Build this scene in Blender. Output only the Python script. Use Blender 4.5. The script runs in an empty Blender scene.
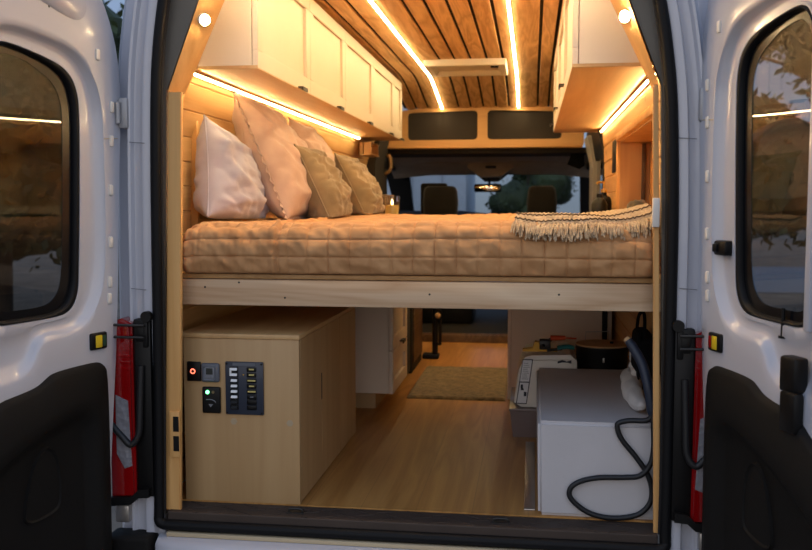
import bpy, bmesh, math, random
from mathutils import Vector, Matrix, noise
random.seed(7)
sc = bpy.context.scene
COL = sc.collection
R = math.radians
SMP = {}

# ------------------------------------------------------------------ materials
def new_mat(name):
    m = bpy.data.materials.new(name); m.use_nodes = True
    nt = m.node_tree; b = nt.nodes['Principled BSDF']
    return m, nt, b

def lin(c):
    f = lambda v: v/12.92 if v <= .04045 else ((v+.055)/1.055)**2.4
    return tuple(f(x/255) for x in c) + (1,)

def plain(name, rgb, rough=.5, metal=0, coat=0, bump=0, bscale=200, var=0, spec=None, vscale=6):
    m, nt, b = new_mat(name)
    b.inputs['Base Color'].default_value = lin(rgb)
    b.inputs['Roughness'].default_value = rough
    b.inputs['Metallic'].default_value = metal
    b.inputs['Coat Weight'].default_value = coat
    b.inputs['Coat Roughness'].default_value = .08
    if spec is not None: b.inputs['Specular IOR Level'].default_value = spec
    tc = nt.nodes.new('ShaderNodeTexCoord')
    if var:
        n = nt.nodes.new('ShaderNodeTexNoise'); n.inputs['Scale'].default_value = vscale; n.inputs['Detail'].default_value = 5
        nt.links.new(tc.outputs['Object'], n.inputs['Vector'])
        r = nt.nodes.new('ShaderNodeValToRGB')
        c = lin(rgb)
        r.color_ramp.elements[0].position = .3; r.color_ramp.elements[1].position = .7
        r.color_ramp.elements[0].color = tuple(x*(1-var) for x in c[:3]) + (1,)
        r.color_ramp.elements[1].color = tuple(min(1, x*(1+var)) for x in c[:3]) + (1,)
        nt.links.new(n.outputs['Fac'], r.inputs['Fac']); nt.links.new(r.outputs['Color'], b.inputs['Base Color'])
    if bump:
        n2 = nt.nodes.new('ShaderNodeTexNoise'); n2.inputs['Scale'].default_value = bscale; n2.inputs['Detail'].default_value = 3
        nt.links.new(tc.outputs['Object'], n2.inputs['Vector'])
        bp = nt.nodes.new('ShaderNodeBump'); bp.inputs['Strength'].default_value = bump; bp.inputs['Distance'].default_value = .002
        nt.links.new(n2.outputs['Fac'], bp.inputs['Height']); nt.links.new(bp.outputs['Normal'], b.inputs['Normal'])
    return m

def wood(name, c1, c2, axis='Y', scale=1.0, rough=.5, knots=0, contrast=.5, bump=.15, coat=0, plank=None):
    """grain stretched along one axis; cathedral figure from a distorted wave; optional per-plank tone"""
    m, nt, b = new_mat(name)
    N = nt.nodes.new; L = nt.links.new
    tc = N('ShaderNodeTexCoord'); mp = N('ShaderNodeMapping')
    s = [9*scale]*3; s['XYZ'.index(axis)] = .7*scale
    mp.inputs['Scale'].default_value = s
    L(tc.outputs['Object'], mp.inputs['Vector'])
    n1 = N('ShaderNodeTexNoise'); n1.inputs['Scale'].default_value = 1.0; n1.inputs['Detail'].default_value = 3; n1.inputs['Distortion'].default_value = .6
    L(mp.outputs['Vector'], n1.inputs['Vector'])
    mul = N('ShaderNodeMath'); mul.operation = 'MULTIPLY'; mul.inputs[1].default_value = 9
    L(n1.outputs['Fac'], mul.inputs[0])
    fr = N('ShaderNodeMath'); fr.operation = 'PINGPONG'; fr.inputs[1].default_value = 1
    L(mul.outputs[0], fr.inputs[0])
    mp2 = N('ShaderNodeMapping'); s2 = [160*scale]*3; s2['XYZ'.index(axis)] = 4*scale; mp2.inputs['Scale'].default_value = s2
    L(tc.outputs['Object'], mp2.inputs['Vector'])
    n2 = N('ShaderNodeTexNoise'); n2.inputs['Scale'].default_value = 1; n2.inputs['Detail'].default_value = 4
    L(mp2.outputs['Vector'], n2.inputs['Vector'])
    mix = N('ShaderNodeMix'); mix.data_type = 'FLOAT'; mix.inputs['Factor'].default_value = .45
    L(fr.outputs[0], mix.inputs['A']); L(n2.outputs['Fac'], mix.inputs['B'])
    ramp = N('ShaderNodeValToRGB')
    ramp.color_ramp.elements[0].position = .5-contrast*.5; ramp.color_ramp.elements[1].position = .5+contrast*.5
    ramp.color_ramp.elements[0].color = lin(c2); ramp.color_ramp.elements[1].color = lin(c1)
    L(mix.outputs['Result'], ramp.inputs['Fac'])
    col = ramp.outputs['Color']
    if knots:
        v = N('ShaderNodeTexVoronoi'); v.inputs['Scale'].default_value = knots
        mp3 = N('ShaderNodeMapping'); s3 = [1.6]*3; s3['XYZ'.index(axis)] = .8; mp3.inputs['Scale'].default_value = s3
        L(tc.outputs['Object'], mp3.inputs['Vector']); L(mp3.outputs['Vector'], v.inputs['Vector'])
        rk = N('ShaderNodeValToRGB'); rk.color_ramp.elements[0].position = .03; rk.color_ramp.elements[1].position = .10
        L(v.outputs['Distance'], rk.inputs['Fac'])
        mk = N('ShaderNodeMix'); mk.data_type = 'RGBA'
        mk.inputs['A'].default_value = tuple(x*.35 for x in lin(c2)[:3])+(1,)
        L(rk.outputs['Color'], mk.inputs['Factor']); L(col, mk.inputs['B']); col = mk.outputs['Result']
    if plank:                      # (axis letter, width): each plank its own tone, floor joints as thin dark lines
        ax, w = plank
        sp = N('ShaderNodeSeparateXYZ'); L(tc.outputs['Object'], sp.inputs[0])
        d = N('ShaderNodeMath'); d.operation = 'DIVIDE'; d.inputs[1].default_value = w; L(sp.outputs[ax], d.inputs[0])
        fl = N('ShaderNodeMath'); fl.operation = 'FLOOR'; L(d.outputs[0], fl.inputs[0])
        wn = N('ShaderNodeTexWhiteNoise'); wn.noise_dimensions = '1D'; L(fl.outputs[0], wn.inputs['W'])
        mr = N('ShaderNodeMapRange'); mr.inputs['To Min'].default_value = .92; mr.inputs['To Max'].default_value = 1.06; L(wn.outputs['Value'], mr.inputs['Value'])
        fc = N('ShaderNodeMath'); fc.operation = 'FRACT'; L(d.outputs[0], fc.inputs[0])
        gt = N('ShaderNodeMath'); gt.operation = 'GREATER_THAN'; gt.inputs[1].default_value = .012; L(fc.outputs[0], gt.inputs[0])
        g2 = N('ShaderNodeMapRange'); g2.inputs['To Min'].default_value = .72; L(gt.outputs[0], g2.inputs['Value'])
        pm = N('ShaderNodeMath'); pm.operation = 'MULTIPLY'; L(mr.outputs[0], pm.inputs[0]); L(g2.outputs[0], pm.inputs[1])
        vm = N('ShaderNodeVectorMath'); vm.operation = 'SCALE'; L(col, vm.inputs[0]); L(pm.outputs[0], vm.inputs['Scale']); col = vm.outputs[0]
    L(col, b.inputs['Base Color'])
    b.inputs['Roughness'].default_value = rough; b.inputs['Coat Weight'].default_value = coat
    bp = N('ShaderNodeBump'); bp.inputs['Strength'].default_value = bump; bp.inputs['Distance'].default_value = .0015
    L(n2.outputs['Fac'], bp.inputs['Height']); L(bp.outputs['Normal'], b.inputs['Normal'])
    return m

def fabric(name, rgb, rgb2=None, weave=500, rough=.95, sheen=.3, bump=.3, var_scale=9):
    m, nt, b = new_mat(name); N = nt.nodes.new; L = nt.links.new
    tc = N('ShaderNodeTexCoord')
    n = N('ShaderNodeTexNoise'); n.inputs['Scale'].default_value = var_scale; n.inputs['Detail'].default_value = 6
    L(tc.outputs['Object'], n.inputs['Vector'])
    r = N('ShaderNodeValToRGB'); r.color_ramp.elements[0].position = .3; r.color_ramp.elements[1].position = .7
    r.color_ramp.elements[0].color = lin(rgb2 or tuple(c*.9 for c in rgb)); r.color_ramp.elements[1].color = lin(rgb)
    L(n.outputs['Fac'], r.inputs['Fac']); L(r.outputs['Color'], b.inputs['Base Color'])
    b.inputs['Roughness'].default_value = rough; b.inputs['Sheen Weight'].default_value = sheen; b.inputs['Specular IOR Level'].default_value = .15
    w = N('ShaderNodeTexNoise'); w.inputs['Scale'].default_value = weave; w.inputs['Detail'].default_value = 2
    L(tc.outputs['Object'], w.inputs['Vector'])
    bp = N('ShaderNodeBump'); bp.inputs['Strength'].default_value = bump; bp.inputs['Distance'].default_value = .002
    L(w.outputs['Fac'], bp.inputs['Height']); L(bp.outputs['Normal'], b.inputs['Normal'])
    return m

def glass(name, tint=(1, 1, 1), rough=0.0):
    m, nt, b = new_mat(name)
    b.inputs['Base Color'].default_value = tint+(1,)
    b.inputs['Transmission Weight'].default_value = 1; b.inputs['Roughness'].default_value = rough; b.inputs['IOR'].default_value = 1.45
    return m

def emit(name, rgb, strength):
    m, nt, b = new_mat(name)
    b.inputs['Base Color'].default_value = (.8, .7, .5, 1)
    b.inputs['Emission Color'].default_value = rgb+(1,); b.inputs['Emission Strength'].default_value = strength
    return m

def lens(name, rgb, bs=.15):
    m, nt, b = new_mat(name); N = nt.nodes.new; L = nt.links.new
    b.inputs['Base Color'].default_value = lin(rgb); b.inputs['Roughness'].default_value = .12; b.inputs['Coat Weight'].default_value = 1
    tc = N('ShaderNodeTexCoord'); v = N('ShaderNodeTexVoronoi'); v.inputs['Scale'].default_value = 55
    L(tc.outputs['Object'], v.inputs['Vector'])
    bp = N('ShaderNodeBump'); bp.inputs['Strength'].default_value = bs; bp.inputs['Distance'].default_value = .004
    L(v.outputs['Distance'], bp.inputs['Height']); L(bp.outputs['Normal'], b.inputs['Normal'])
    return m

WARM = (1.0, .735, .36)
M = dict(
    paint=plain('van_paint', (186, 188, 197), .28, coat=.6),
    rubber=plain('rubber', (11, 12, 15), .55, bump=.1, spec=.22),
    blackpl=plain('black_plastic', (15, 14, 13), .65, spec=.22, bump=.5, bscale=900),
    black=plain('black_gloss', (9, 9, 10), .45, spec=.3),
    matteblack=plain('matte_black', (20, 20, 22), .8),
    darkmetal=plain('dark_metal', (60, 58, 56), .45, metal=.7),
    alu=plain('aluminium', (190, 185, 178), .38, metal=.9, var=.06),
    grey=plain('grey_plastic', (120, 122, 126), .5),
    greyfelt=plain('grey_lining', (118, 112, 102), .9, bump=.3, bscale=300, var=.06),
    whitepl=plain('white_plastic', (226, 220, 210), .45),
    cab=plain('cabinet_white', (214, 200, 182), .5, var=.02),
    boxwhite=plain('painted_white_box', (194, 190, 190), .55, var=.04, bump=.15, bscale=60),
    kitchen=plain('kitchen_white', (226, 208, 186), .5),
    ceil=wood('ceiling_oak', (238, 198, 142), (190, 142, 88), 'Y', 1.5, .55, contrast=.75),
    ceilback=plain('ceiling_backing', (22, 17, 13), .9),
    pine=wood('wall_pine', (222, 182, 124), (194, 146, 90), 'Y', .8, .5, knots=3.2, contrast=.9),
    trim=wood('trim_pine', (228, 180, 114), (206, 152, 86), 'Z', .8, .5, contrast=.9),
    ply=wood('birch_ply', (192, 158, 112), (176, 140, 94), 'Z', .5, .5, contrast=1.3, bump=.08),
    plyh=wood('birch_ply_flat', (206, 168, 116), (184, 142, 92), 'Y', .6, .45, contrast=1.0, bump=.08),
    board=wood('bed_board_pine', (230, 204, 170), (188, 150, 112), 'X', .8, .6, knots=3.4, contrast=.8),
    shelf=wood('shelf_ply', (214, 168, 108), (190, 140, 84), 'X', .6, .5, contrast=1.0),
    niche=wood('niche_ply', (206, 162, 108), (178, 132, 82), 'Z', .7, .5, contrast=.9),
    floor=wood('floor_oak', (202, 150, 84), (164, 112, 54), 'Y', .9, .38, contrast=.9, plank=('X', .19)),
    brown=wood('brown_wood', (98, 74, 50), (74, 52, 34), 'Y', 1, .5),
    sill=plain('sill_rubber', (64, 52, 44), .7, bump=.4, bscale=300, var=.15),
    cream=plain('cream_foam', (190, 172, 140), .8),
    quilt=fabric('quilt_tan', (198, 152, 106), (178, 130, 86), weave=700, var_scale=14, sheen=.08),
    lilac=fabric('pillow_pale', (192, 190, 204), (172, 168, 184), weave=800),
    pink=fabric('pillow_pink', (196, 168, 152), (174, 146, 130), weave=800),
    olive=fabric('pillow_olive', (148, 128, 98), (122, 104, 78), weave=350, bump=.7),
    cream_knit=fabric('throw_cream', (196, 174, 144), (156, 134, 106), weave=200, bump=1.0, sheen=.05, var_scale=40),
    olivecloth=fabric('olive_cloth', (96, 90, 66), (72, 68, 50), weave=400),
    rug=fabric('rug_jute', (150, 130, 94), (92, 78, 52), weave=160, bump=1.0, var_scale=38),
    seat=fabric('seat_cloth', (30, 27, 25), (22, 20, 19), weave=500),
    sack=fabric('white_sack', (226, 222, 216), (204, 200, 196), weave=60, bump=.3),
    canvas=fabric('black_canvas', (14, 14, 16), (9, 9, 10), weave=300, sheen=0),
    headliner=fabric('headliner', (170, 150, 128), (150, 132, 112), weave=300),
    visor=plain('dark_headliner', (48, 42, 37), .9),
    tint=glass('tinted_glass', (.52, .50, .48)),
    clear=glass('clear_glass', (.93, .95, .96)),
    frit=plain('frit_black', (14, 16, 20), .22),
    binpl=plain('smoky_bin', (112, 94, 90), .3, coat=.3),
    red=lens('red_lens', (140, 6, 10)),
    clearlens=lens('clear_lens', (132, 132, 138), 1.0),
    led=emit('led_light', WARM, 40),
    ledc=emit('led_light_ceiling', WARM, 38),
    puck=emit('puck_light', (1, .70, .37), 460),
    redled=emit('red_led', (1, .12, .05), 1.3), greenled=emit('green_led', (.1, 1, .25), 3),
    candle=emit('candle_flame', (1, .6, .2), 10),
    navy=plain('navy_panel', (36, 44, 60), .45, coat=.2),
    slate=plain('slate_display', (92, 96, 104), .45),
    white=plain('white_toggle', (235, 235, 235), .4),
    yellow=plain('yellow_tool', (214, 160, 30), .5),
    yellowlens=plain('yellow_reflector', (220, 190, 40), .3, coat=.6),
    greenlens=plain('green_reflector', (40, 70, 50), .3, coat=.6),
    label=plain('label_white', (220, 220, 222), .5), ink=plain('label_ink', (30, 34, 50), .6),
    ylabel=plain('label_yellow', (196, 180, 110), .5),
    tan=plain('tan_lid', (190, 150, 104), .6, var=.08), gold=plain('brass', (200, 160, 90), .3, metal=1),
    teal=plain('teal_tool', (20, 110, 110), .5), orangered=plain('orange_tool', (190, 70, 30), .5),
    cordblk=plain('black_hose', (16, 18, 22), .5, bump=.1), gripblue=plain('hose_grip', (34, 42, 58), .5),
    ground=plain('gravel', (116, 104, 90), .95, var=.35, bump=.6, bscale=30, vscale=2),
    road=plain('asphalt_road', (120, 126, 134), .8, var=.1),
    bark=plain('bark', (60, 48, 36), .9, var=.3, bump=.6, bscale=30),
    leaf=plain('leaf_dark', (48, 62, 30), .7, var=.4, vscale=1.2), leaf2=plain('leaf_olive', (84, 78, 40), .7, var=.4, vscale=1.2),
    stucco=plain('pale_building', (178, 190, 202), .8, var=.05), carpaint=plain('silver_car', (150, 160, 172), .3, coat=.6),
    carglass=plain('car_window', (20, 24, 30), .1), tyre=plain('tyre', (16, 16, 16), .8),
)

# ------------------------------------------------------------------ mesh helpers
def BM(): return bmesh.new()

def box(bm, x0, x1, y0, y1, z0, z1, bev=0, seg=2, mi=0):
    vs = [bm.verts.new((x, y, z)) for x in (x0, x1) for y in (y0, y1) for z in (z0, z1)]
    idx = [(0, 1, 3, 2), (4, 6, 7, 5), (0, 4, 5, 1), (2, 3, 7, 6), (0, 2, 6, 4), (1, 5, 7, 3)]
    fs = [bm.faces.new([vs[i] for i in f]) for f in idx]
    for f in fs: f.material_index = mi
    bmesh.ops.recalc_face_normals(bm, faces=fs)
    if bev:
        es = list({e for f in fs for e in f.edges})
        r = bmesh.ops.bevel(bm, geom=es, offset=bev, segments=seg, affect='EDGES', profile=.5)
        for f in r['faces']: f.material_index = mi
    return bm

def prism(bm, poly, axis, a, b, bev=0, mi=0):
    """polygon in the plane perpendicular to axis, extruded from a to b"""
    def P(p, t):
        return {'X': (t, p[0], p[1]), 'Y': (p[0], t, p[1]), 'Z': (p[0], p[1], t)}[axis]
    n = len(poly)
    A = [bm.verts.new(P(p, a)) for p in poly]; B = [bm.verts.new(P(p, b)) for p in poly]
    fs = [bm.faces.new(A), bm.faces.new(B[::-1])]
    for i in range(n): fs.append(bm.faces.new((A[i], B[i], B[(i+1) % n], A[(i+1) % n])))
    for f in fs: f.material_index = mi
    bmesh.ops.recalc_face_normals(bm, faces=fs)
    if bev:
        es = list({e for f in fs[:2] for e in f.edges})
        bmesh.ops.bevel(bm, geom=es, offset=bev, segments=2, affect='EDGES')
    return bm

def smooth_path(pts, n=8, closed=False):
    P = [Vector(p) for p in pts]; out = []; m = len(P)
    rng = range(m if closed else m-1)
    for i in rng:
        if closed: p0, p1, p2, p3 = P[i-1], P[i], P[(i+1) % m], P[(i+2) % m]
        else: p0, p1, p2, p3 = P[max(i-1, 0)], P[i], P[i+1], P[min(i+2, m-1)]
        for k in range(n):
            t = k/n
            out.append(.5*((2*p1)+(-p0+p2)*t+(2*p0-5*p1+4*p2-p3)*t*t+(-p0+3*p1-3*p2+p3)*t**3))
    if not closed: out.append(P[-1])
    return out

def tube(bm, pts, r, seg=10, closed=False, rx=None, cap=True, up=(0, 0, 1)):
    """round (or elliptic) tube; r may be a list"""
    P = [Vector(p) for p in pts]; n = len(P); rings = []
    upv = Vector(up); prev = None
    for i, p in enumerate(P):
        if closed: t = P[(i+1) % n]-P[i-1]
        else: t = P[min(i+1, n-1)]-P[max(i-1, 0)]
        t.normalize()
        if prev is None:
            a = upv.cross(t)
            if a.length < .05: a = Vector((1, 0, 0)).cross(t)
            if a.length < .05: a = Vector((0, 1, 0)).cross(t)
        else:
            a = prev-t*prev.dot(t)
        a.normalize(); prev = a; b = t.cross(a)
        rr = r[i] if isinstance(r, (list, tuple)) else r
        ra = rx if rx else rr
        rings.append([bm.verts.new(p+a*ra*math.cos(2*math.pi*k/seg)+b*rr*math.sin(2*math.pi*k/seg)) for k in range(seg)])
    for i in range(n if closed else n-1):
        A, B = rings[i], rings[(i+1) % n]
        for k in range(seg): bm.faces.new((A[k], A[(k+1) % seg], B[(k+1) % seg], B[k]))
    if not closed and cap:
        bm.faces.new(rings[0][::-1]); bm.faces.new(rings[-1])
    return bm

def lathe(bm, prof, cx, cy, seg=24):
    rings = []
    for r, z in prof:
        rings.append([bm.verts.new((cx+r*math.cos(2*math.pi*k/seg), cy+r*math.sin(2*math.pi*k/seg), z)) for k in range(seg)])
    for A, B in zip(rings, rings[1:]):
        for k in range(seg): bm.faces.new((A[k], A[(k+1) % seg], B[(k+1) % seg], B[k]))
    bm.faces.new(rings[0][::-1]); bm.faces.new(rings[-1])
    return bm

def disc(bm, c, axis, r, h, seg=20, r2=None):
    """short cylinder along an axis from c"""
    c = Vector(c); ax = Vector(axis).normalized()
    tube(bm, [c, c+ax*h], [r, r2 if r2 is not None else r], seg)
    return bm

def chaikin(poly, it=2, ratio=.25):
    for _ in range(it):
        out = []
        for i in range(len(poly)):
            a, b = poly[i], poly[(i+1) % len(poly)]
            out.append((a[0]*(1-ratio)+b[0]*ratio, a[1]*(1-ratio)+b[1]*ratio))
            out.append((a[0]*ratio+b[0]*(1-ratio), a[1]*ratio+b[1]*(1-ratio)))
        poly = out
    return poly

def ray_ring(poly, c, angs):
    out = []
    n = len(poly)
    for a in angs:
        dx, dy = math.cos(a), math.sin(a); best = None
        for i in range(n):
            x1, y1 = poly[i][0]-c[0], poly[i][1]-c[1]; x2, y2 = poly[(i+1) % n][0]-c[0], poly[(i+1) % n][1]-c[1]
            ex, ey = x2-x1, y2-y1; den = dx*ey-dy*ex
            if abs(den) < 1e-12: continue
            t = (x1*ey-y1*ex)/den; s = (x1*dy-y1*dx)/den
            if t > 0 and -1e-9 <= s <= 1+1e-9 and (best is None or t > best): best = t
        best = best or .01
        out.append((c[0]+dx*best, c[1]+dy*best))
    return out

def loft(bm, rings, closed_loop=True, mi=0):
    V = [[bm.verts.new(p) for p in r] for r in rings]; n = len(V[0])
    for A, B in zip(V, V[1:]):
        for k in range(n if closed_loop else n-1):
            f = bm.faces.new((A[k], A[(k+1) % n], B[(k+1) % n], B[k])); f.material_index = mi
    return V

def wloc(o):
    v = Vector((0, 0, 0))
    while o is not None: v += o.location; o = o.parent
    return v

def obj(name, bm, mat, parent=None, smooth=True, local=False, angle=40, recalc=True):
    me = bpy.data.meshes.new(name)
    if recalc: bmesh.ops.recalc_face_normals(bm, faces=bm.faces)
    if parent is not None and not local:
        off = wloc(parent)
        if off.length > 0: bmesh.ops.translate(bm, vec=-off, verts=bm.verts)
    if smooth:
        lim = R(angle)
        for f in bm.faces: f.smooth = True
        for e in bm.edges:
            if len(e.link_faces) == 2 and e.calc_face_angle(0) > lim: e.smooth = False
    bm.to_mesh(me); bm.free()
    for m in (mat if isinstance(mat, (list, tuple)) else [mat]): me.materials.append(m)
    o = bpy.data.objects.new(name, me); COL.objects.link(o)
    if parent is not None: o.parent = parent
    return o

def tag(o, label, cat, group=None):
    o['label'] = label; o['category'] = cat
    if group: o['group'] = group
    return o

def thing(name, label, cat, loc=(0, 0, 0), group=None):
    o = bpy.data.objects.new(name, None); COL.objects.link(o); o.location = loc; o.empty_display_size = .1
    return tag(o, label, cat, group)

def struct(name, bm, mat, parent=None, **k):
    o = obj(name, bm, mat, parent, **k)
    if parent is None: o['kind'] = 'structure'
    return o

# ------------------------------------------------------------------ room shell of the van
CEIL = 1.95
def wall_x(z):                        # half-width of the lined interior at height z
    pts = [(0, .885), (.9, .89), (1.3, .878), (1.5, .81), (1.75, .70), (1.96, .62), (2.1, .58)]
    for (a, xa), (b, xb) in zip(pts, pts[1:]):
        if z <= b: return xa+(xb-xa)*(z-a)/(b-a)
    return .58
def right_x(z):
    pts = [(0, .826), (1.0, .815), (1.36, .803), (1.49, .789), (1.75, .69), (1.96, .60), (2.1, .56)]
    for (a, xa), (b, xb) in zip(pts, pts[1:]):
        if z <= b: return xa+(xb-xa)*(z-a)/(b-a)
    return .56
SHIFT = -.02                          # the lining is centred a little left of the origin

def shiplap(bm, side, y0, y1, z0, z1, pitch=.092):
    """tongue-and-groove boards: profile with a V-groove at every joint, run along y"""
    zs = []; z = math.ceil(z0/pitch-1e-6)*pitch
    prof = [z0]
    while z < z1-.008:
        if z > z0+.008: prof += [z-.004, z, z+.004]
        z += pitch
    prof.append(z1)
    ps = []
    for i, z in enumerate(prof):
        x = wall_x(z) if side < 0 else right_x(z)
        if 0 < i < len(prof)-1 and (i-1) % 3 == 1: x += .006
        ps.append((SHIFT+side*x if side < 0 else x, z))
    A = [bm.verts.new((p[0], y0, p[1])) for p in ps]; B = [bm.verts.new((p[0], y1, p[1])) for p in ps]
    C = [bm.verts.new((p[0]+side*.03, y0, p[1])) for p in ps]; D = [bm.verts.new((p[0]+side*.03, y1, p[1])) for p in ps]
    for i in range(len(ps)-1):
        bm.faces.new((A[i], A[i+1], B[i+1], B[i])); bm.faces.new((C[i], D[i], D[i+1], C[i+1]))
        bm.faces.new((A[i], C[i], C[i+1], A[i+1])); bm.faces.new((B[i], B[i+1], D[i+1], D[i]))
    bm.faces.new((A[0], B[0], D[0], C[0])); bm.faces.new((A[-1], C[-1], D[-1], B[-1]))

b = BM(); shiplap(b, -1, .10, 4.0, 0, 1.97); struct('wall_left', b, M['pine'], angle=20)
NY0, NY1, NZ0, NZ1, ND = .47, 1.77, .96, 1.357, .14
b = BM()
shiplap(b, 1, .10, NY0, 0, 1.97); shiplap(b, 1, NY0, NY1, 0, NZ0); shiplap(b, 1, NY0, NY1, NZ1, 1.97); shiplap(b, 1, NY1, 2.70, 0, 1.97)
wall_r = struct('wall_right', b, M['pine'], angle=20)
# open niche in the right wall
b = BM()
x0, x1 = .815, .815+ND
box(b, x1+.0005, x1+.012, NY0-.01, NY1+.01, NZ0, NZ1)                  # back
box(b, x0-.004, x1, NY1-.014, NY1-.002, NZ0+.012, NZ1-.013); box(b, x0, x1, NY0+.002, NY0+.014, NZ0+.012, NZ1-.013)
box(b, x0-.004, x1, NY0+.002, NY1-.002, NZ1-.0125, NZ1-.001); box(b, x0-.004, x1, NY0+.002, NY1-.002, NZ0+.001, NZ0+.0115)
obj('wall_niche', b, M['niche'], wall_r)
b = BM()
for a in ((.792, .814, NY0-.03, NY1+.03, NZ1-.005, NZ1+.03), (.796, .814, NY1-.01, NY1+.035, NZ0, NZ1)): box(b, *a, bev=.003)
obj('niche_trim', b, M['trim'], wall_r)
b = BM(); box(b, .915, .935, NY1-.030, NY1-.015, NZ0+.013, NZ1-.02, bev=.002); obj('niche_divider', b, M['brown'], wall_r)

b = BM(); box(b, -.90, .86, .118, 3.9, -.03, 0); struct('floor', b, M['floor'])

# planked ceiling with dark gaps, dropping towards the cab
def ceil_z(y):
    if y < 3.45: return CEIL
    if y < 3.85:
        t = (y-3.45)/.4; return CEIL-.068*t*t*.5*1.0
    return CEIL-.034-(y-3.85)*.17
seams = [-.64, -.555, -.459, -.21, -.113, -.013, .089, .189, .415, .50, .60]
ys = [.02, 1.0, 2.0, 3.0, 3.45, 3.5, 3.55, 3.6, 3.65, 3.7, 3.75, 3.8, 3.85, 4.0, 4.2, 4.48]
b = BM()
def strip(bm, xa, xb, dz, th, mi):
    rings = []
    for y in ys:
        z = ceil_z(y)+dz
        rings.append([(xa, y, z+.003), (xa+.003, y, z), (xb-.003, y, z), (xb, y, z+.003), (xb, y, z+th), (xa, y, z+th)])
    V = loft(bm, rings, mi=mi)
    for f in (bm.faces.new(V[0]), bm.faces.new(V[-1][::-1])): f.material_index = mi
for a, c in zip(seams, seams[1:]): strip(b, a+.008, c-.008, 0, .01, 0)
strip(b, -.66, .62, .012, .03, 1)
struct('ceiling', b, [M['ceil'], M['ceilback']], angle=25)

# wooden trim round the rear opening
def slant_trim(bm, sec):              # outer edge at the front, inner edge set back: the face looks into the van
    V = loft(bm, [[(xo, .02, z), (xi, .07, z), (xi, .11, z), (xo, .11, z)] for xo, xi, z in sec])
    bm.faces.new(V[0]); bm.faces.new(V[-1][::-1])
b = BM()
prism(b, [(-.852, -.005), (-.811, 1.405), (-.766, 1.405), (-.797, -.005)], 'Y', .02, .04, bev=.003)
slant_trim(b, [(-.811, -.785, 1.408), (-.696, -.648, 1.706), (-.600, -.535, 1.94)])
trimL = struct('trim_1', b, M['trim'])
b = BM()
prism(b, [(.794, -.005), (.760, 1.400), (.744, 1.400), (.774, -.005)], 'Y', .02, .04, bev=.003)
slant_trim(b, [(.760, .750, 1.403), (.661, .623, 1.666), (.548, .50, 1.94)])
trimR = struct('trim_2', b, M['trim'])
b = BM(); box(b, -.45, .26, 3.9, 3.93, -.03, .058, bev=.003); box(b, -.45, .26, 3.93, 3.96, .05, .064, bev=.002); struct('trim_3', b, M['brown'])
# grey lining between the trim and the seal, left and right, and the header
# round lights set in the slanting trim
def puck(name, label, c, nrm=(0, -1, 0)):
    nv = Vector(nrm).normalized(); t = thing(name, label, 'light', c, 'round lights in the rear trim')
    b = BM(); disc(b, Vector(c)-nv*.004, nrm, .021, .010, 28, .019); obj('bezel', b, M['whitepl'], t)
    b = BM(); disc(b, Vector(c)+nv*.006, nrm, .016, .002, 28); obj('diffuser', b, M['puck'], t)
puck('recessed_light', 'small round warm light in the slanting wood trim at upper left', (-.692, .045, 1.640), (.66, -.66, -.27))
puck('recessed_light', 'small round warm light in the slanting wood trim at upper right', (.660, .045, 1.612), (-.55, -.75, -.24))
b = BM(); box(b, -.60, .548, .02, .145, 1.941, 1.954, bev=.002); struct('trim_4', b, M['trim'])
for px, wh in ((-.50, 'left of the three'), (-.02, 'middle one of the three'), (.445, 'right of the three')):  # extra lamps added above the view to light the overhead cabinet ends
    puck('recessed_light', 'added unseen round warm light in the header over the rear opening, '+wh, (px, .06, 1.9405), (-.25 if px < -.1 else .25 if px > .1 else 0, .45, -1))

# ------------------------------------------------------------------ the van itself
van = thing('camper_van', 'white camper van with both rear doors swung open and dark window seals', 'van', (0, 0, -.72))

# seal path around the opening
sealL = [(-.861, .0), (-.857, .2), (-.853, .5), (-.851, .75), (-.849, 1.05), (-.845, 1.3), (-.838, 1.47), (-.822, 1.62), (-.795, 1.76), (-.735, 1.90), (-.62, 1.985)]
sealR = [(.806, .0), (.807, .2), (.807, .5), (.807, .75), (.806, 1.05), (.797, 1.33), (.783, 1.48), (.760, 1.63), (.728, 1.76), (.67, 1.90), (.56, 1.985)]
path = [(x, -.005, z) for x, z in sealR[::-1]]+[(.806, -.008, -.030), (.79, -.010, -.044), (.74, -.010, -.046), (.4, -.010, -.046), (0, -.010, -.046), (-.4, -.010, -.046), (-.79, -.010, -.046), (-.845, -.010, -.044), (-.861, -.008, -.030)]+[(x, -.005, z) for x, z in sealL]
b = BM(); tube(b, smooth_path(path, 5, closed=True), .018, 12, closed=True, up=(0, 1, 0))
tubeobj = obj('door_seal', b, M['rubber'], van)
for side, sp in ((-1, sealL), (1, sealR)):
    b = BM(); tube(b, smooth_path([(x-side*.013, .002, z) for x, z in sp], 4), .009, 8, up=(0, 1, 0))
    obj('inner_seal_lip', b, M['matteblack'], van)

# pillars: profile swept up the side
def pillar(side, sp):
    b = BM(); rings = []
    # (distance out from seal centre, y)
    prof = [(-.012, .012), (.010, .014), (.018, -.006), (.030, -.012), (.045, -.010), (.052, .006), (.064, .012), (.082, .010), (.090, -.002), (.098, -.004), (.104, .030), (.118, .045), (.150, .045), (.165, .06), (.168, .10), (.168, .5)]
    pts = smooth_path([(p[0], 0, p[1]) for p in sp], 3)
    lo = [Vector((pts[0].x, 0, -.45))]
    for p in lo+pts:
        k = 1.0
        rings.append([(p.x+side*d, y, p.z) for d, y in prof])
    V = [[b.verts.new(q) for q in r] for r in rings]
    for A, B in zip(V, V[1:]):
        for k in range(len(prof)-1): b.faces.new((A[k], A[k+1], B[k+1], B[k]))
    o = obj('body_pillar', b, M['paint'], van, angle=35)
    return o
pl = pillar(-1, sealL); pr_ = pillar(1, sealR)
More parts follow.
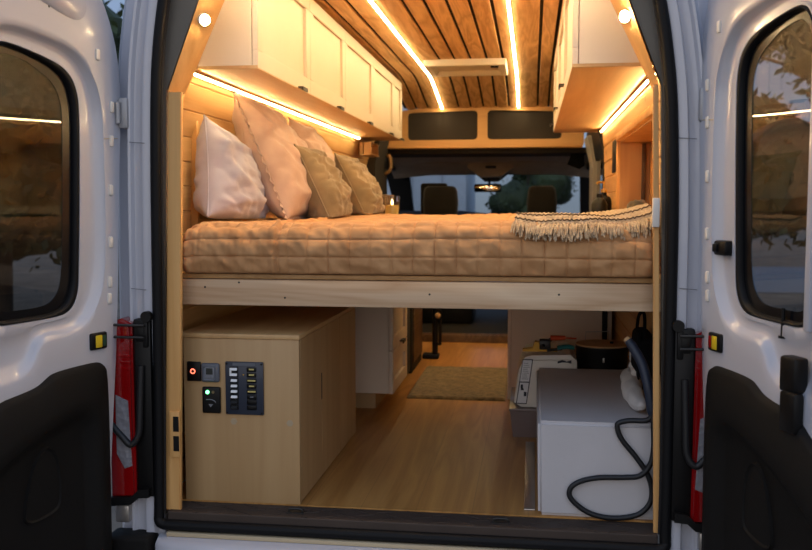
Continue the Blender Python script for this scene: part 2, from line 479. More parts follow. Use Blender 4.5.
# joint line across each pillar, thin dark groove
for side, xx, zz, par in ((-1, -.905, .752, pl), (1, .865, .775, pr_), (-1, -.900, 1.236, pl), (1, .853, 1.232, pr_)):
    b = BM(); tube(b, [(xx-.035, -.0125, zz+.004), (xx+.018, -.0125, zz)], .0016, 6); obj('seam_sealer', b, M['grey'], par)

# body side skins, roof and pillar lining
b = BM()
for side, s0 in ((-1, 1.03), (1, .99)):
    pf = [(-.45, s0), (.9, s0), (1.3, s0-.02), (1.6, s0-.09), (1.85, s0-.18), (2.06, s0-.30)]
    A = [b.verts.new((side*x, .12, z)) for z, x in pf]; B = [b.verts.new((side*x, 4.6, z)) for z, x in pf]
    for i in range(len(pf)-1): b.faces.new((A[i], B[i], B[i+1], A[i+1]))
obj('side_skin', b, M['paint'], van)
b = BM(); box(b, -.80, .74, .0, 4.7, 2.03, 2.09, bev=.02); obj('roof_skin', b, M['paint'], van)
b = BM(); box(b, -.70, .66, .0, .12, 1.955, 2.03); obj('roof_header', b, M['greyfelt'], van)
b = BM()
prism(b, [(-.866, -.03), (-.858, .5), (-.853, 1.05), (-.848, 1.3), (-.838, 1.5), (-.80, 1.75), (-.70, 1.96), (-.612, 1.96), (-.708, 1.70), (-.822, 1.41), (-.860, -.03)], 'Y', .034, .06)
obj('pillar_lining', b, M['greyfelt'], van); b = BM()
prism(b, [(.815, -.03), (.812, .5), (.808, 1.05), (.80, 1.3), (.786, 1.5), (.74, 1.75), (.64, 1.96), (.56, 1.96), (.672, 1.66), (.770, 1.405), (.803, -.03)], 'Y', .034, .06)
obj('pillar_lining', b, M['greyfelt'], van)

# sill: treaded rubber plate, cream strip, white lower body and bumper
b = BM()
box(b, -.835, .785, .002, .1175, -.06, -.004, bev=.004)
for i in range(-8, 9):
    for j in range(3):
        cx = i*.095+(j % 2)*.03; cy = .02+j*.036; s = 1 if (i+j) % 2 else -1
        if abs(cx+.02) > .75: continue
        p = [(cx-.03, cy-.012*s), (cx-.028, cy-.012*s+.006), (cx+.03, cy+.012*s), (cx+.028, cy+.012*s-.006)]
        prism(b, p, 'Z', -.0045, -.0015)
sill = obj('sill_plate', b, M['sill'], van, smooth=False)
for x in (-.40, .29):
    b = BM(); tube(b, smooth_path([(x-.022, .05, -.004), (x-.02, .05, .008), (x+.02, .05, .008), (x+.022, .05, -.004)], 4), .004, 8)
    box(b, x-.03, x+.03, .035, .065, -.0045, -.001, bev=.001); obj('door_striker', b, M['darkmetal'], sill)
b = BM(); box(b, -.83, .775, -.026, -.005, -.082, -.066, bev=.004); obj('sill_strip', b, M['cream'], van)
b = BM(); rings = []
for x, d in ((-.86, 0), (-.835, .022), (-.79, .034), (-.4, .04), (0, .04), (.4, .04), (.75, .034), (.80, .02), (.82, 0)):
    rings.append([(x, .02, -.080), (x, -.02-d, -.084), (x, -.045-d, -.10), (x, -.055-d, -.2), (x, -.05-d, -.3), (x, -.03, -.46)])
loft(b, rings, closed_loop=False); obj('lower_body', b, M['paint'], van, angle=60)
b = BM(); box(b, -1.05, 1.02, -.16, .02, -.50, -.30, bev=.03, seg=3); obj('bumper_step', b, M['blackpl'], van)
for xa, xb in ((-1.03, -.872), (.822, 1.0)):
    b = BM(); box(b, xa, xb, -.07, .03, -.34, -.075, bev=.015, seg=3); obj('bumper_corner', b, M['blackpl'], van)

# tail lamps, lamp wiring, hinge arms and the black gap beside each lamp
def side_gear(side, xs):
    # xs: x of the seal side; build mirrored with own measured offsets
    S = lambda d: xs+side*d
    b = BM(); p = [(S(.062), .05), (S(.066), .640), (S(.100), .658), (S(.15), .64), (S(.15), .05)]
    prism(b, [(q[0], q[1]) for q in p], 'Y', -.034, .03, bev=.008)
    tl = obj('tail_lamp', b, M['red'], van)
    b = BM(); prism(b, [(S(.072), .16), (S(.082), .38), (S(.125), .40), (S(.125), .20), (S(.098), .15)], 'Y', -.040, -.03, bev=.003)
    obj('reverse_lens', b, M['clearlens'], tl)
    b = BM()
    for k in range(9): box(b, min(S(.07), S(.13)), max(S(.07), S(.13)), -.0375, -.03, .42+k*.022, .426+k*.022)
    obj('lens_rib', b, M['red'], tl)
    b = BM(); box(b, min(S(.004), S(.066)), max(S(.004), S(.066)), -.022, .02, .05, .655, bev=.008)
    box(b, min(S(.02), S(.052)), max(S(.02), S(.052)), -.03, -.01, .58, .64, bev=.005)
    box(b, min(S(.01), S(.03)), max(S(.01), S(.03)), -.03, -.01, .56, .65, bev=.006)
    gap = obj('lamp_housing', b, M['black'], van)
    b = BM()
    tube(b, smooth_path([(S(.035), -.03, .50), (S(.04), -.036, .36), (S(.045), -.04, .27), (S(.07), -.045, .235), (S(.10), -.045, .26), (S(.14), -.04, .30)], 8), .011, 10)
    obj('wiring_loom', b, M['cordblk'], gap)
    for z in (.638, .598):
        b = BM(); tube(b, [(S(.016), -.045, z-.002), (S(.135), -.05, z)], .0045, 8); obj('check_strap', b, M['darkmetal'], van)
    b = BM(); disc(b, (S(.012), -.04, .665), (0, 1, 0), .018, .02, 18); obj('hinge_eye', b, M['black'], van)
    b = BM(); rings = []
    for d, z0, z1 in ((.012, .055, .085), (.05, .052, .08), (.075, .03, .055), (.15, .02, .05)):
        x = S(d); rings.append([(x, -.045, z0), (x, .0, z0), (x, .0, z1), (x, -.045, z1)])
    V = loft(b, rings); b.faces.new(V[0]); b.faces.new(V[-1][::-1]); obj('gutter_moulding', b, M['black'], van)
    b = BM(); box(b, min(S(.09), S(.14)), max(S(.09), S(.14)), -.03, .0, -.04, .02, bev=.006); obj('hinge_bracket', b, M['alu'], van)
side_gear(-1, -.868); side_gear(1, .815)
# upper hinges on the pillars
for side, x in ((-1, -.955), (1, .893)):
    b = BM(); box(b, x-.016, x+.016, -.014, .012, 1.285, 1.385, bev=.006); disc(b, (x+side*.012, -.022, 1.30), (0, 0, 1), .008, .07, 12)
    obj('door_hinge', b, plain('hinge_steel', (168, 168, 170), .45, metal=.3), van)

# rear doors ------------------------------------------------------------
def rear_door(side, hx, hy, th, dz):
    """inner face of a rear door in its own frame: x from hinge to free edge, z up, y = depth into the door"""
    o_out = chaikin([(.05, -.28), (.05, .1), (.028, .35), (.005, .6), (-.018, 1.05), (-.036, 1.35), (-.038, 1.45), (-.028, 1.55), (-.006, 1.63), (.03, 1.71), (.10, 1.82), (.22, 1.90), (.45, 1.93), (.70, 1.93), (.765, 1.86), (.772, 1.2), (.775, .5), (.775, -.28)], 1)
    rec = chaikin([(.046, 1.33), (.045, 1.0), (.055, .82), (.085, .735), (.14, .672), (.20, .652), (.305, .652), (.335, .62), (.352, .575), (.40, .540), (.50, .535), (.55, .56), (.53, .70), (.522, 1.0), (.512, 1.38), (.495, 1.49), (.455, 1.548), (.40, 1.568), (.30, 1.560), (.16, 1.535), (.095, 1.48), (.06, 1.41)], 2)
    gas = chaikin([(.122, 1.33), (.132, 1.05), (.142, .86), (.148, .765), (.185, .714), (.25, .704), (.40, .702), (.455, .702), (.492, .725), (.49, .85), (.482, 1.28), (.475, 1.43), (.455, 1.495), (.42, 1.520), (.36, 1.517), (.22, 1.490), (.16, 1.462), (.128, 1.41)], 2)
    gl = [(p[0]+(.055 if p[0] < .3 else -.025)*(min(1, abs(p[0]-.32)/.12)), p[1]+(.036 if p[1] < .85 else -.030)*(1 if (p[1] < .85 or p[1] > 1.35) else 0)) for p in gas]
    c = (.31, 1.08)
    N = 240; angs = [2*math.pi*k/N for k in range(N)]
    def lerp(A, B, t): return [(a[0]*(1-t)+q[0]*t, a[1]*(1-t)+q[1]*t) for a, q in zip(A, B)]
    O, Rr, G, GL = (ray_ring(p, c, angs) for p in (o_out, rec, gas, gl))
    mir = -1 if side < 0 else 1      # local x stays towards the free edge; the mirror is in the rotation below
    def ring(Pts, y): return [(p[0], y, p[1]) for p in Pts]
    bm = BM()
    rings = [ring(O, .075), ring(O, .012), ring(lerp(O, Rr, .02), .003), ring(lerp(O, Rr, .05), 0), ring(lerp(O, Rr, .5), 0), ring(lerp(O, Rr, .93), 0), ring(lerp(O, Rr, .985), .001), ring(Rr, .005),
             ring(lerp(Rr, G, .07), .012), ring(lerp(Rr, G, .20), .024), ring(lerp(Rr, G, .28), .028), ring(lerp(Rr, G, .50), .030), ring(lerp(Rr, G, .74), .030), ring(lerp(Rr, G, .79), .024), ring(lerp(Rr, G, .97), .024), ring(G, .030), ring(G, .075)]
    loft(bm, rings)
    # back sheet (outer skin) with the same hole
    loft(bm, [ring(O, .075), ring(G, .075)])
    door = obj('rear_door', bm, M['paint'], van, local=True, angle=50)
    door.location = (hx, hy, dz+.72)
    if side > 0: door.rotation_euler = (0, 0, -math.pi/2+th)
    else:
        door.rotation_euler = (0, 0, -math.pi/2-th)
    W = door
    def sub(name, bm, mat, **k):
        if side < 0:                 # mirror in y so the inner face looks into the opening
            for v in bm.verts: v.co.y = -v.co.y
        return obj(name, bm, mat, W, local=True, **k)
    if side < 0:
        for v in door.data.vertices: v.co.y = -v.co.y
        door.data.flip_normals()
    bm = BM(); loft(bm, [ring(lerp(G, GL, -.02), .026), ring(lerp(G, GL, .12), .022), ring(lerp(G, GL, .26), .026), ring(lerp(G, GL, .30), .0405), ring(lerp(G, GL, .30), .062), ring(G, .062), ring(lerp(G, GL, -.02), .026)])
    sub('window_gasket', bm, M['rubber'], angle=60)
    bm = BM(); loft(bm, [ring(lerp(G, GL, .29), .040), ring(lerp(G, GL, 1.0), .040), ring(lerp(G, GL, 1.0), .0415), ring(lerp(G, GL, .29), .0415), ring(lerp(G, GL, .29), .040)]); sub('frit_border', bm, M['frit'], smooth=False)
    bm = BM(); f = [bm.verts.new((p[0], .042, p[1])) for p in lerp(G, GL, .29)]; g = [bm.verts.new((p[0], .0475, p[1])) for p in lerp(G, GL, .29)]
    bm.faces.new(f); bm.faces.new(g[::-1])
    for k in range(N): bm.faces.new((f[k], g[k], g[(k+1) % N], f[(k+1) % N]))
    sub('window_pane', bm, M['tint'], smooth=False)
    # lower black trim panel with a moulded recess
    po = chaikin([(.066, -.26), (.064, .1), (.062, .50), (.075, .545), (.16, .546), (.285, .540), (.315, .522), (.345, .506), (.41, .495), (.49, .485), (.56, .43), (.68, .36), (.74, .30), (.745, -.26)], 2)
    pr1 = chaikin([(.135, -.22), (.130, .1), (.128, .36), (.165, .405), (.22, .412), (.32, .385), (.43, .345), (.56, .28), (.68, .20), (.69, -.22)], 2)
    cc = (.36, .12)
    Po, P1 = ray_ring(po, cc, angs), ray_ring(pr1, cc, angs)
    bm = BM()
    rg = [ring(Po, .002), ring(lerp(Po, P1, .05), -.014), ring(lerp(Po, P1, .14), -.020), ring(lerp(Po, P1, .75), -.036), ring(P1, -.036), ring(lerp(P1, [cc]*N, .08), -.022), ring(lerp(P1, [cc]*N, .16), -.008), ring(lerp(P1, [cc]*N, .22), -.005), ring(lerp(P1, [cc]*N, .99), -.006)]
    V = loft(bm, rg); bm.faces.new(V[-1])
    sub('trim_panel', bm, M['blackpl'], angle=60)
    pk = chaikin([(.275, .265), (.31, .325), (.345, .315), (.385, .26), (.42, .125), (.40, .095), (.30, .105), (.27, .13)], 2)
    bm = BM(); A = ray_ring(pk, (.34, .2), angs[::3])
    loft(bm, [ring(A, -.005), ring(lerp(A, [(.34, .2)]*80, .04), -.015), ring(lerp(A, [(.34, .2)]*80, .10), -.010)]); V = loft(bm, [ring(lerp(A, [(.34, .2)]*80, .10), -.010), ring(lerp(A, [(.34, .2)]*80, .9), -.012)]); bm.faces.new(V[-1])
    sub('grab_pocket', bm, M['blackpl'], angle=60)
    # courtesy lamp
    bm = BM(); box(bm, .060, .130, -.010, .006, .585, .640, bev=.006); sub('courtesy_lamp', bm, M['black'])
    bm = BM(); box(bm, .085, .113, -.0125, -.008, .592, .632, bev=.003); sub('lamp_lens', bm, M['yellowlens'])
    bm = BM(); box(bm, .066, .082, -.0118, -.008, .594, .630, bev=.002); sub('lamp_lens', bm, M['greenlens'] if side < 0 else M['red'])
    # plugs down the hinge flange
    for s, z in ((-.002, 1.37), (.004, 1.26), (.012, 1.10), (.018, .93), (.026, .80), (.030, .745), (.055, 1.53)):
        bm = BM(); box(bm, s, s+.018, -.006, .004, z-.018, z+.018, bev=.005)
        sub('flange_plug', bm, M['whitepl'])
    # gasket clips on the window surround, seam of sealer
    bm = BM(); tube(bm, [(-.015, -.001, 1.27), (.045, -.001, 1.265)], .0016, 6); sub('seam_sealer', bm, M['cream'])
    # slots pressed through the top
    for s, z, w in ((.335, 1.665, .035), (.25, 1.66, .008)):
        bm = BM(); box(bm, s, s+w, -.001, .02, z-.02, z+.02, bev=.003); sub('door_slot', bm, M['black'])
    # raised pressing above the window
    pp = [(.62, 1.70), (.45, 1.69), (.30, 1.66), (.17, 1.618), (.115, 1.625), (.095, 1.69), (.15, 1.82), (.62, 1.87)]
    bm = BM(); A = ray_ring(chaikin(pp, 2), (.40, 1.78), angs[::2]); 
    V = loft(bm, [ring(A, .001), ring(lerp(A, [(.4, 1.78)]*120, .10), -.010), ring(lerp(A, [(.4, 1.78)]*120, .95), -.010)]); bm.faces.new(V[-1]); sub('pressed_panel', bm, M['paint'], angle=60)
    if side > 0:
        bm = BM(); box(bm, .06, .125, .0, .034, .868, .912, bev=.008); box(bm, .068, .088, -.008, .004, .878, .902, bev=.003); sub('window_catch', bm, M['black'])
        bm = BM(); tube(bm, [(.372, .03, .665), (.374, .028, .70), (.375, .026, .745)], [.007, .006, .0045], 10); disc(bm, (.372, .034, .664), (0, 0, 1), .016, .006, 14); sub('lock_rod', bm, M['black'])
        bm = BM(); box(bm, .435, .500, -.022, .02, .54, .632, bev=.008); box(bm, .450, .515, -.030, .0, .44, .545, bev=.008); sub('latch_handle', bm, M['black'])
        bm = BM(); box(bm, .505, .530, -.008, .01, .70, 1.46, bev=.006); sub('latch_rail', bm, M['paint'])
    return door
rear_door(-1, -.979, -.03, R(18), -.018)
rear_door(1, .892, -.03, R(19), .018)

# cab: headliner, visors, windscreen, pillars, dashboard, mirror, side panels
b = BM()
box(b, -.84, .82, 4.55, 5.05, 1.455, 1.50, bev=.01); obj('cab_header', b, M['visor'], van)
b = BM(); rings = []
for y, z in ((4.9, 1.50), (5.3, 1.47), (5.6, 1.41), (5.8, 1.345), (5.84, 1.325)):
    rings.append([(-.95, y, z-.03), (-.6, y, z), (0, y, z+.004), (.6, y, z), (.93, y, z-.03)])
loft(b, rings, closed_loop=False); hl = obj('cab_headliner', b, M['headliner'], van)
for x0, x1 in ((-.72, -.17), (.16, .70)):
    b = BM(); rings = []
    for y, z in ((5.48, 1.43), (5.72, 1.335)): rings.append([(x0, y, z), (x1, y, z), (x1, y+.004, z+.022), (x0, y+.004, z+.022)])
    V = loft(b, rings); b.faces.new(V[0]); b.faces.new(V[-1][::-1]); obj('sun_visor', b, M['headliner'], hl)
b = BM(); prism(b, [(-.21, 1.44), (-.22, 1.385), (-.10, 1.30), (.09, 1.30), (.21, 1.385), (.20, 1.44)], 'Y', 5.50, 5.78, bev=.015); con = obj('overhead_console', b, M['headliner'], van)
b = BM(); box(b, -.05, .05, 5.49, 5.51, 1.375, 1.40, bev=.004); obj('console_button', b, M['black'], con)
b = BM(); prism(b, [(-.24, 1.40), (-.07, 1.262), (.06, 1.262), (.24, 1.40)], 'Y', 5.80, 5.86, bev=.01); obj('sensor_cover', b, M['black'], van)
b = BM(); box(b, -.150, .100, 5.46, 5.50, 1.158, 1.232, bev=.014, seg=3); tube(b, [(-.02, 5.5, 1.2), (-.02, 5.78, 1.28)], .012, 8); mr = obj('rear_view_mirror', b, M['black'], van)
b = BM(); box(b, -.140, .090, 5.4575, 5.4605, 1.166, 1.224, bev=.001); obj('mirror_glass', b, plain('mirror_face', (230, 215, 190), .05, metal=1), mr)
for side, xs in ((-1, (-.95, -.78)), (1, (.93, .80))):
    b = BM(); rings = []
    for t in range(7):
        k = t/6; y = 5.85+.95*k; z = 1.40-.55*k
        xi = xs[1]+side*(.02+.06*k); xo = xs[0]+side*.08
        rings.append([(xi, y, z-.02), (xo, y, z-.02), (xo, y-.12, z), (xi, y-.12, z)])
    V = loft(b, rings); b.faces.new(V[0]); b.faces.new(V[-1][::-1]); obj('windscreen_pillar', b, M['matteblack'], van)
    b = BM()
    xa, xb = sorted((side*(.90 if side < 0 else .87), side*(.99 if side < 0 else .95)))
    box(b, xa, xb, 4.62, 6.1, -.4, .96, bev=.02); box(b, xa, xb, 4.45, 4.75, .9, 1.5, bev=.02); box(b, xa, xb, 4.6, 5.9, 1.36, 1.5, bev=.02)
    obj('cab_door', b, M['matteblack'], van)
b = BM(); p = [(-.86, 5.83, 1.335), (.84, 5.83, 1.335), (.92, 6.72, .88), (-.94, 6.72, .88)]
q = [Vector(a)+Vector((0, .003, .005)) for a in p]
A = [b.verts.new(a) for a in p]; B = [b.verts.new(a) for a in q]; b.faces.new(A); b.faces.new(B[::-1])
for k in range(4): b.faces.new((A[k], B[k], B[(k+1) % 4], A[(k+1) % 4]))
obj('windscreen', b, M['clear'], van, smooth=False)
b = BM(); rings = []
for y, z in ((5.75, .55), (5.78, .90), (5.9, .955), (6.2, .95), (6.72, .87)): rings.append([(x, y, z+(.03 if x < -.2 and y < 6 else 0)) for x in (-.93, -.6, -.3, 0, .3, .6, .91)])
loft(b, rings, closed_loop=False); obj('dashboard', b, M['matteblack'], van, angle=60)
b = BM(); tube(b, [(-.50+.19*math.cos(a), 5.52-.07*math.sin(a), .80+.17*math.sin(a)) for a in [2*math.pi*k/32 for k in range(32)]], .014, 8, closed=True); tube(b, [(-.5, 5.52, .8), (-.5, 5.8, .72)], .03, 10); disc(b, (-.5, 5.5, .8), (0, 1, -.3), .07, .03); obj('steering_wheel', b, M['black'], van)
b = BM(); box(b, -.96, .93, 3.94, 6.3, -.06, .045, bev=.01); obj('cab_floor', b, M['matteblack'], van)
# grey centre-pillar lining and the side window on the right, lining at the left front
b = BM(); prism(b, [(.80, 0), (.80, 1.35), (.76, 1.52), (.90, 1.52), (.90, 0)], 'Y', 2.702, 2.76, bev=.01); prism(b, [(.84, 0), (.84, .92), (.90, .92), (.90, 0)], 'Y', 2.76, 4.5); prism(b, [(.84, 1.36), (.80, 1.60), (.87, 1.60), (.89, 1.36)], 'Y', 2.76, 4.5)
obj('window_surround', b, M['black'], van)
b = BM(); prism(b, [(-.83, 0), (-.82, 1.35), (-.77, 1.60), (-.88, 1.60), (-.93, 1.35), (-.93, 0)], 'Y', 4.01, 4.62, bev=.01); obj('centre_pillar', b, M['visor'], van)
b = BM(); prism(b, [(.835, 0), (.825, 1.35), (.78, 1.55), (.87, 1.55), (.90, 1.35), (.90, 0)], 'Y', 3.97, 4.44, bev=.01); obj('centre_pillar', b, plain('pillar_trim', (150, 144, 138), .6), van)
b = BM(); box(b, .852, .858, 2.71, 3.96, .91, 1.37); obj('side_window', b, M['tint'], van)
b = BM(); tube(b, smooth_path([(-.80, 4.48, 1.44), (-.775, 4.46, 1.43), (-.765, 4.45, 1.38), (-.77, 4.45, 1.33), (-.80, 4.46, 1.30), (-.86, 4.5, 1.28)], 6), .016, 10); obj('grab_handle', b, plain('tan_plastic', (150, 116, 78), .5), van)
b = BM(); prism(b, [(.70, 1.47), (.66, 1.37), (.76, 1.33), (.80, 1.36), (.79, 1.49)], 'Y', 4.62, 4.70, bev=.012); obj('folded_curtain', b, M['canvas'], van)

# ------------------------------------------------------------------ LED strips
def led(name, label, pts, w=.014, n_dn=(0, 0, -1), mat='led', group='warm LED strips'):
    t = thing(name, label, 'light strip', pts[0], group)
    d = Vector(n_dn).normalized()
    def run(bm, hw, t0, t1):
        rings = []
        for i, p in enumerate(pts):
            p = Vector(p); tn = (Vector(pts[min(i+1, len(pts)-1)])-Vector(pts[max(i-1, 0)])).normalized()
            s = tn.cross(d).normalized()
            rings.append([p-s*hw+d*t0, p+s*hw+d*t0, p+s*hw+d*t1, p-s*hw+d*t1])
        V = loft(bm, rings); bm.faces.new(V[0]); bm.faces.new(V[-1][::-1])
    b = BM(); run(b, w/2+.003, -.001, .003); obj('channel', b, M['alu'], t, smooth=False)
    b = BM(); run(b, w/2, .0032, .0065); obj('diffuser', b, M[mat], t, smooth=False)
    return t
cy = [.06, 1.0, 2.0, 3.0, 3.45, 3.55, 3.65, 3.75, 3.85, 4.1, 4.44]
led('led_strip', 'warm LED strip along the plank ceiling nearer the row of five cabinet doors', [(-.345, y, ceil_z(y)-.001) for y in cy], mat='ledc')
led('led_strip', 'warm LED strip along the plank ceiling nearer the right overhead cabinet', [(.265, y, ceil_z(y)-.001) for y in cy], mat='ledc')
led('led_strip', 'warm LED strip under the left overhead cabinets above the pillows', [(-.806, y, 1.497) for y in (.19, 1.2, 2.2, 3.3)], n_dn=(.55, 0, -1), w=.008)
led('led_strip', 'warm LED strip under the right overhead cabinet above the wall niche', [(.782, y, 1.470) for y in (.26, 1.2, 2.0, 2.62)], n_dn=(-.8, 0, -.6), w=.008)

# ------------------------------------------------------------------ overhead cabinets
def shaker_door(parent, X, y0, y1, z0, z1, facing, mat, handle=None, name='door'):
    """framed door on the plane x=X, thickness away from facing"""
    d = facing; fw = .062
    b = BM()
    for a in ((y0, y1, z1-fw, z1), (y0, y1, z0, z0+fw), (y0, y0+fw, z0+fw, z1-fw), (y1-fw, y1, z0+fw, z1-fw)):
        xa, xb = sorted((X, X-d*.02)); box(b, xa, xb, a[0], a[1], a[2], a[3], bev=.0015, seg=1)
    xa, xb = sorted((X-d*.013, X-d*.019)); box(b, xa, xb, y0+fw-.002, y1-fw+.002, z0+fw-.002, z1-fw+.002)
    o = obj(name, b, mat, parent)
    if handle:
        hy, hz, ln = handle
        b = BM(); xa, xb = sorted((X, X+d*.022)); box(b, xa, xb, hy-ln/2, hy+ln/2, hz, hz+.006, bev=.001, seg=1)
        xa, xb = sorted((X+d*.016, X+d*.022)); box(b, xa, xb, hy-ln/2, hy+ln/2, hz-.010, hz+.006, bev=.001, seg=1)
        obj('handle', b, M['darkmetal'], o)
    return o
CB, CT = 1.509, 1.925
YN = .24
cabL = thing('overhead_cabinet', 'long cream overhead cabinet with five framed doors along the left wall', 'cabinet', (-.66, YN, CB))
b = BM(); prism(b, [(-.594, CB+.012), (-.594, CT), (-.655, CT), (-.800, CB+.012)], 'Y', YN, 3.755); obj('carcass', b, M['cab'], cabL, smooth=False)
b = BM(); prism(b, [(-.573, CB), (-.573, CB+.0118), (-.82, CB+.0118), (-.83, CB)], 'Y', YN, 3.755, bev=.001); obj('bottom_panel', b, M['plyh'], cabL, smooth=False)
dy = [YN, .996, 1.734, 2.556, 3.37, 3.757]
for i in range(5):
    shaker_door(cabL, -.572, dy[i]+.002, dy[i+1]-.002, CB+.003, CT, 1, M['cab'], handle=((dy[i+1]-.17 if i < 4 else dy[i+1]-.07), CB+.004, .08))
CB2 = 1.490
cabR = thing('overhead_cabinet', 'cream overhead cabinet on the right wall with bare plywood underside', 'cabinet', (.62, YN, CB2))
b = BM(); prism(b, [(.530, CB2+.012), (.530, CT), (.60, CT), (.738, CB2+.012)], 'Y', YN, 2.95); obj('carcass', b, M['cab'], cabR, smooth=False)
b = BM(); prism(b, [(.509, CB2), (.509, CB2+.0118), (.778, CB2+.0118), (.782, CB2)], 'Y', YN, 2.95, bev=.001); obj('bottom_panel', b, M['plyh'], cabR, smooth=False)
dy2 = [YN, 1.14, 2.04, 2.948]
for i in range(3):
    shaker_door(cabR, .508, dy2[i]+.002, dy2[i+1]-.002, CB2+.003, CT, -1, M['cab'], handle=(dy2[i+1]-.08, CB2+.045, .08))

# ------------------------------------------------------------------ ceiling fan vent
t = thing('roof_vent', 'white plastic roof vent frame fixed across the plank ceiling', 'vent', (-.05, 3.12, CEIL-.035))
X0, X1, Y0, Y1, zt, zb = -.31, .21, 2.88, 3.36, CEIL, CEIL-.04
b = BM(); rings = []
def rect(i, z): return [(X0+i, Y0+i, z), (X1-i, Y0+i, z), (X1-i, Y1-i, z), (X0+i, Y1-i, z)]
loft(b, [rect(0, zt), rect(.002, zb+.006), rect(.008, zb), rect(.04, zb), rect(.06, zb+.028), rect(.062, zt)])
obj('frame', b, M['whitepl'], t, angle=25)
b = BM(); box(b, X0+.06, X1-.06, Y0+.06, Y1-.06, zt-.012, zt-.002); obj('lid', b, M['cab'], t)
b = BM(); box(b, .11, .16, 2.95, 2.99, zb-.004, zb+.012, bev=.004); obj('crank_knob', b, M['black'], t)

# ------------------------------------------------------------------ front overhead shelf with two dark panels
SY = 4.45
t = thing('overhead_shelf', 'plywood overhead shelf front with two dark rounded openings above the cab', 'shelf', (0, SY, 1.5))
b = BM()
top = [(-.80, 1.70), (-.66, 1.795), (-.4, 1.825), (0, 1.838), (.4, 1.825), (.62, 1.80), (.78, 1.70)]
bot = [(.775, 1.515), (-.775, 1.515)]
# frame built as columns between two window-like holes
def rrect(x0, x1, z0, z1a, z1b, r=.03):
    p = []
    for cx, cz, a0 in ((x1-r, z0+r, -90), (x1-r, z1b-r, 0), (x0+r, z1a-r, 90), (x0+r, z0+r, 180)):
        for k in range(7): a = R(a0+15*k); p.append((cx+r*math.cos(a), cz+r*math.sin(a)))
    return p
H1 = rrect(-.625, -.060, 1.562, 1.782, 1.795); H2 = rrect(.018, .605, 1.562, 1.795, 1.780)
def plate(bm, outer, hole, y, y2):
    c = (sum(p[0] for p in hole)/len(hole), sum(p[1] for p in hole)/len(hole))
    angs = [2*math.pi*k/120 for k in range(120)]
    O, H = ray_ring(outer, c, angs), ray_ring(hole, c, angs)
    loft(bm, [[(p[0], y2, p[1]) for p in O], [(p[0], y, p[1]) for p in O], [(p[0], y, p[1]) for p in H], [(p[0], y2, p[1]) for p in H]])
plate(b, [(-.80, 1.50), (-.02, 1.50), (-.02, 1.84), (-.4, 1.83), (-.66, 1.80), (-.80, 1.72)], H1, SY, SY+.018)
plate(b, [(-.02, 1.50), (.78, 1.50), (.78, 1.72), (.62, 1.80), (.4, 1.83), (-.02, 1.84)], H2, SY, SY+.018)
obj('frame', b, M['shelf'], t, angle=30)
b = BM(); box(b, -.79, .77, SY-.012, SY+.5, 1.495, 1.512, bev=.002); obj('shelf_board', b, M['shelf'], t)
for h in (H1, H2):
    b = BM(); c0 = (sum(p[0] for p in h)/len(h), sum(p[1] for p in h)/len(h))
    prism(b, [(p[0]+(.006 if p[0] > c0[0] else -.006), p[1]+(.006 if p[1] > c0[1] else -.006)) for p in h], 'Y', SY+.019, SY+.025)
    obj('cargo_net_panel', b, plain('dark_mesh', (44, 38, 33), .85, bump=.6, bscale=500), t)

# ------------------------------------------------------------------ bed
bed = thing('bed_platform', 'pine bed platform with a pale knotty front board across the van', 'bed', (0, .1, .69))
b = BM(); box(b, -.835, .815, .086, .124, .694, .782, bev=.003); fb = obj('front_board', b, M['board'], bed)
for x, z in ((-.72, .755), (-.60, .772), (-.44, .722), (.05, .74), (.47, .745)):
    b = BM(); disc(b, (x, .0862, z), (0, -1, 0), .0035, .001, 10); obj('screw', b, M['darkmetal'], fb)
b = BM(); box(b, -.838, .818, .10, 1.90, .784, .800, bev=.002); obj('deck', b, M['plyh'], bed)
for xa, xb in ((-.878, -.842), (.822, .86)):
    b = BM(); box(b, xa+.004 if xa < 0 else xa-.012, xb+.012 if xa < 0 else xb-.045, .126, 1.48, .70, .783, bev=.002); obj('side_rail', b, M['board'], bed)

def bed_top(x, y):
    k = max(0, min(1, (y-.15)/1.5)); k = k*k*(3-2*k)
    cx = max(0, min(1, (x+.75)/.5)); cx = cx*cx*(3-2*cx)
    return .966+.012*k+.007*cx+.004*math.sin(x*7+y*3)

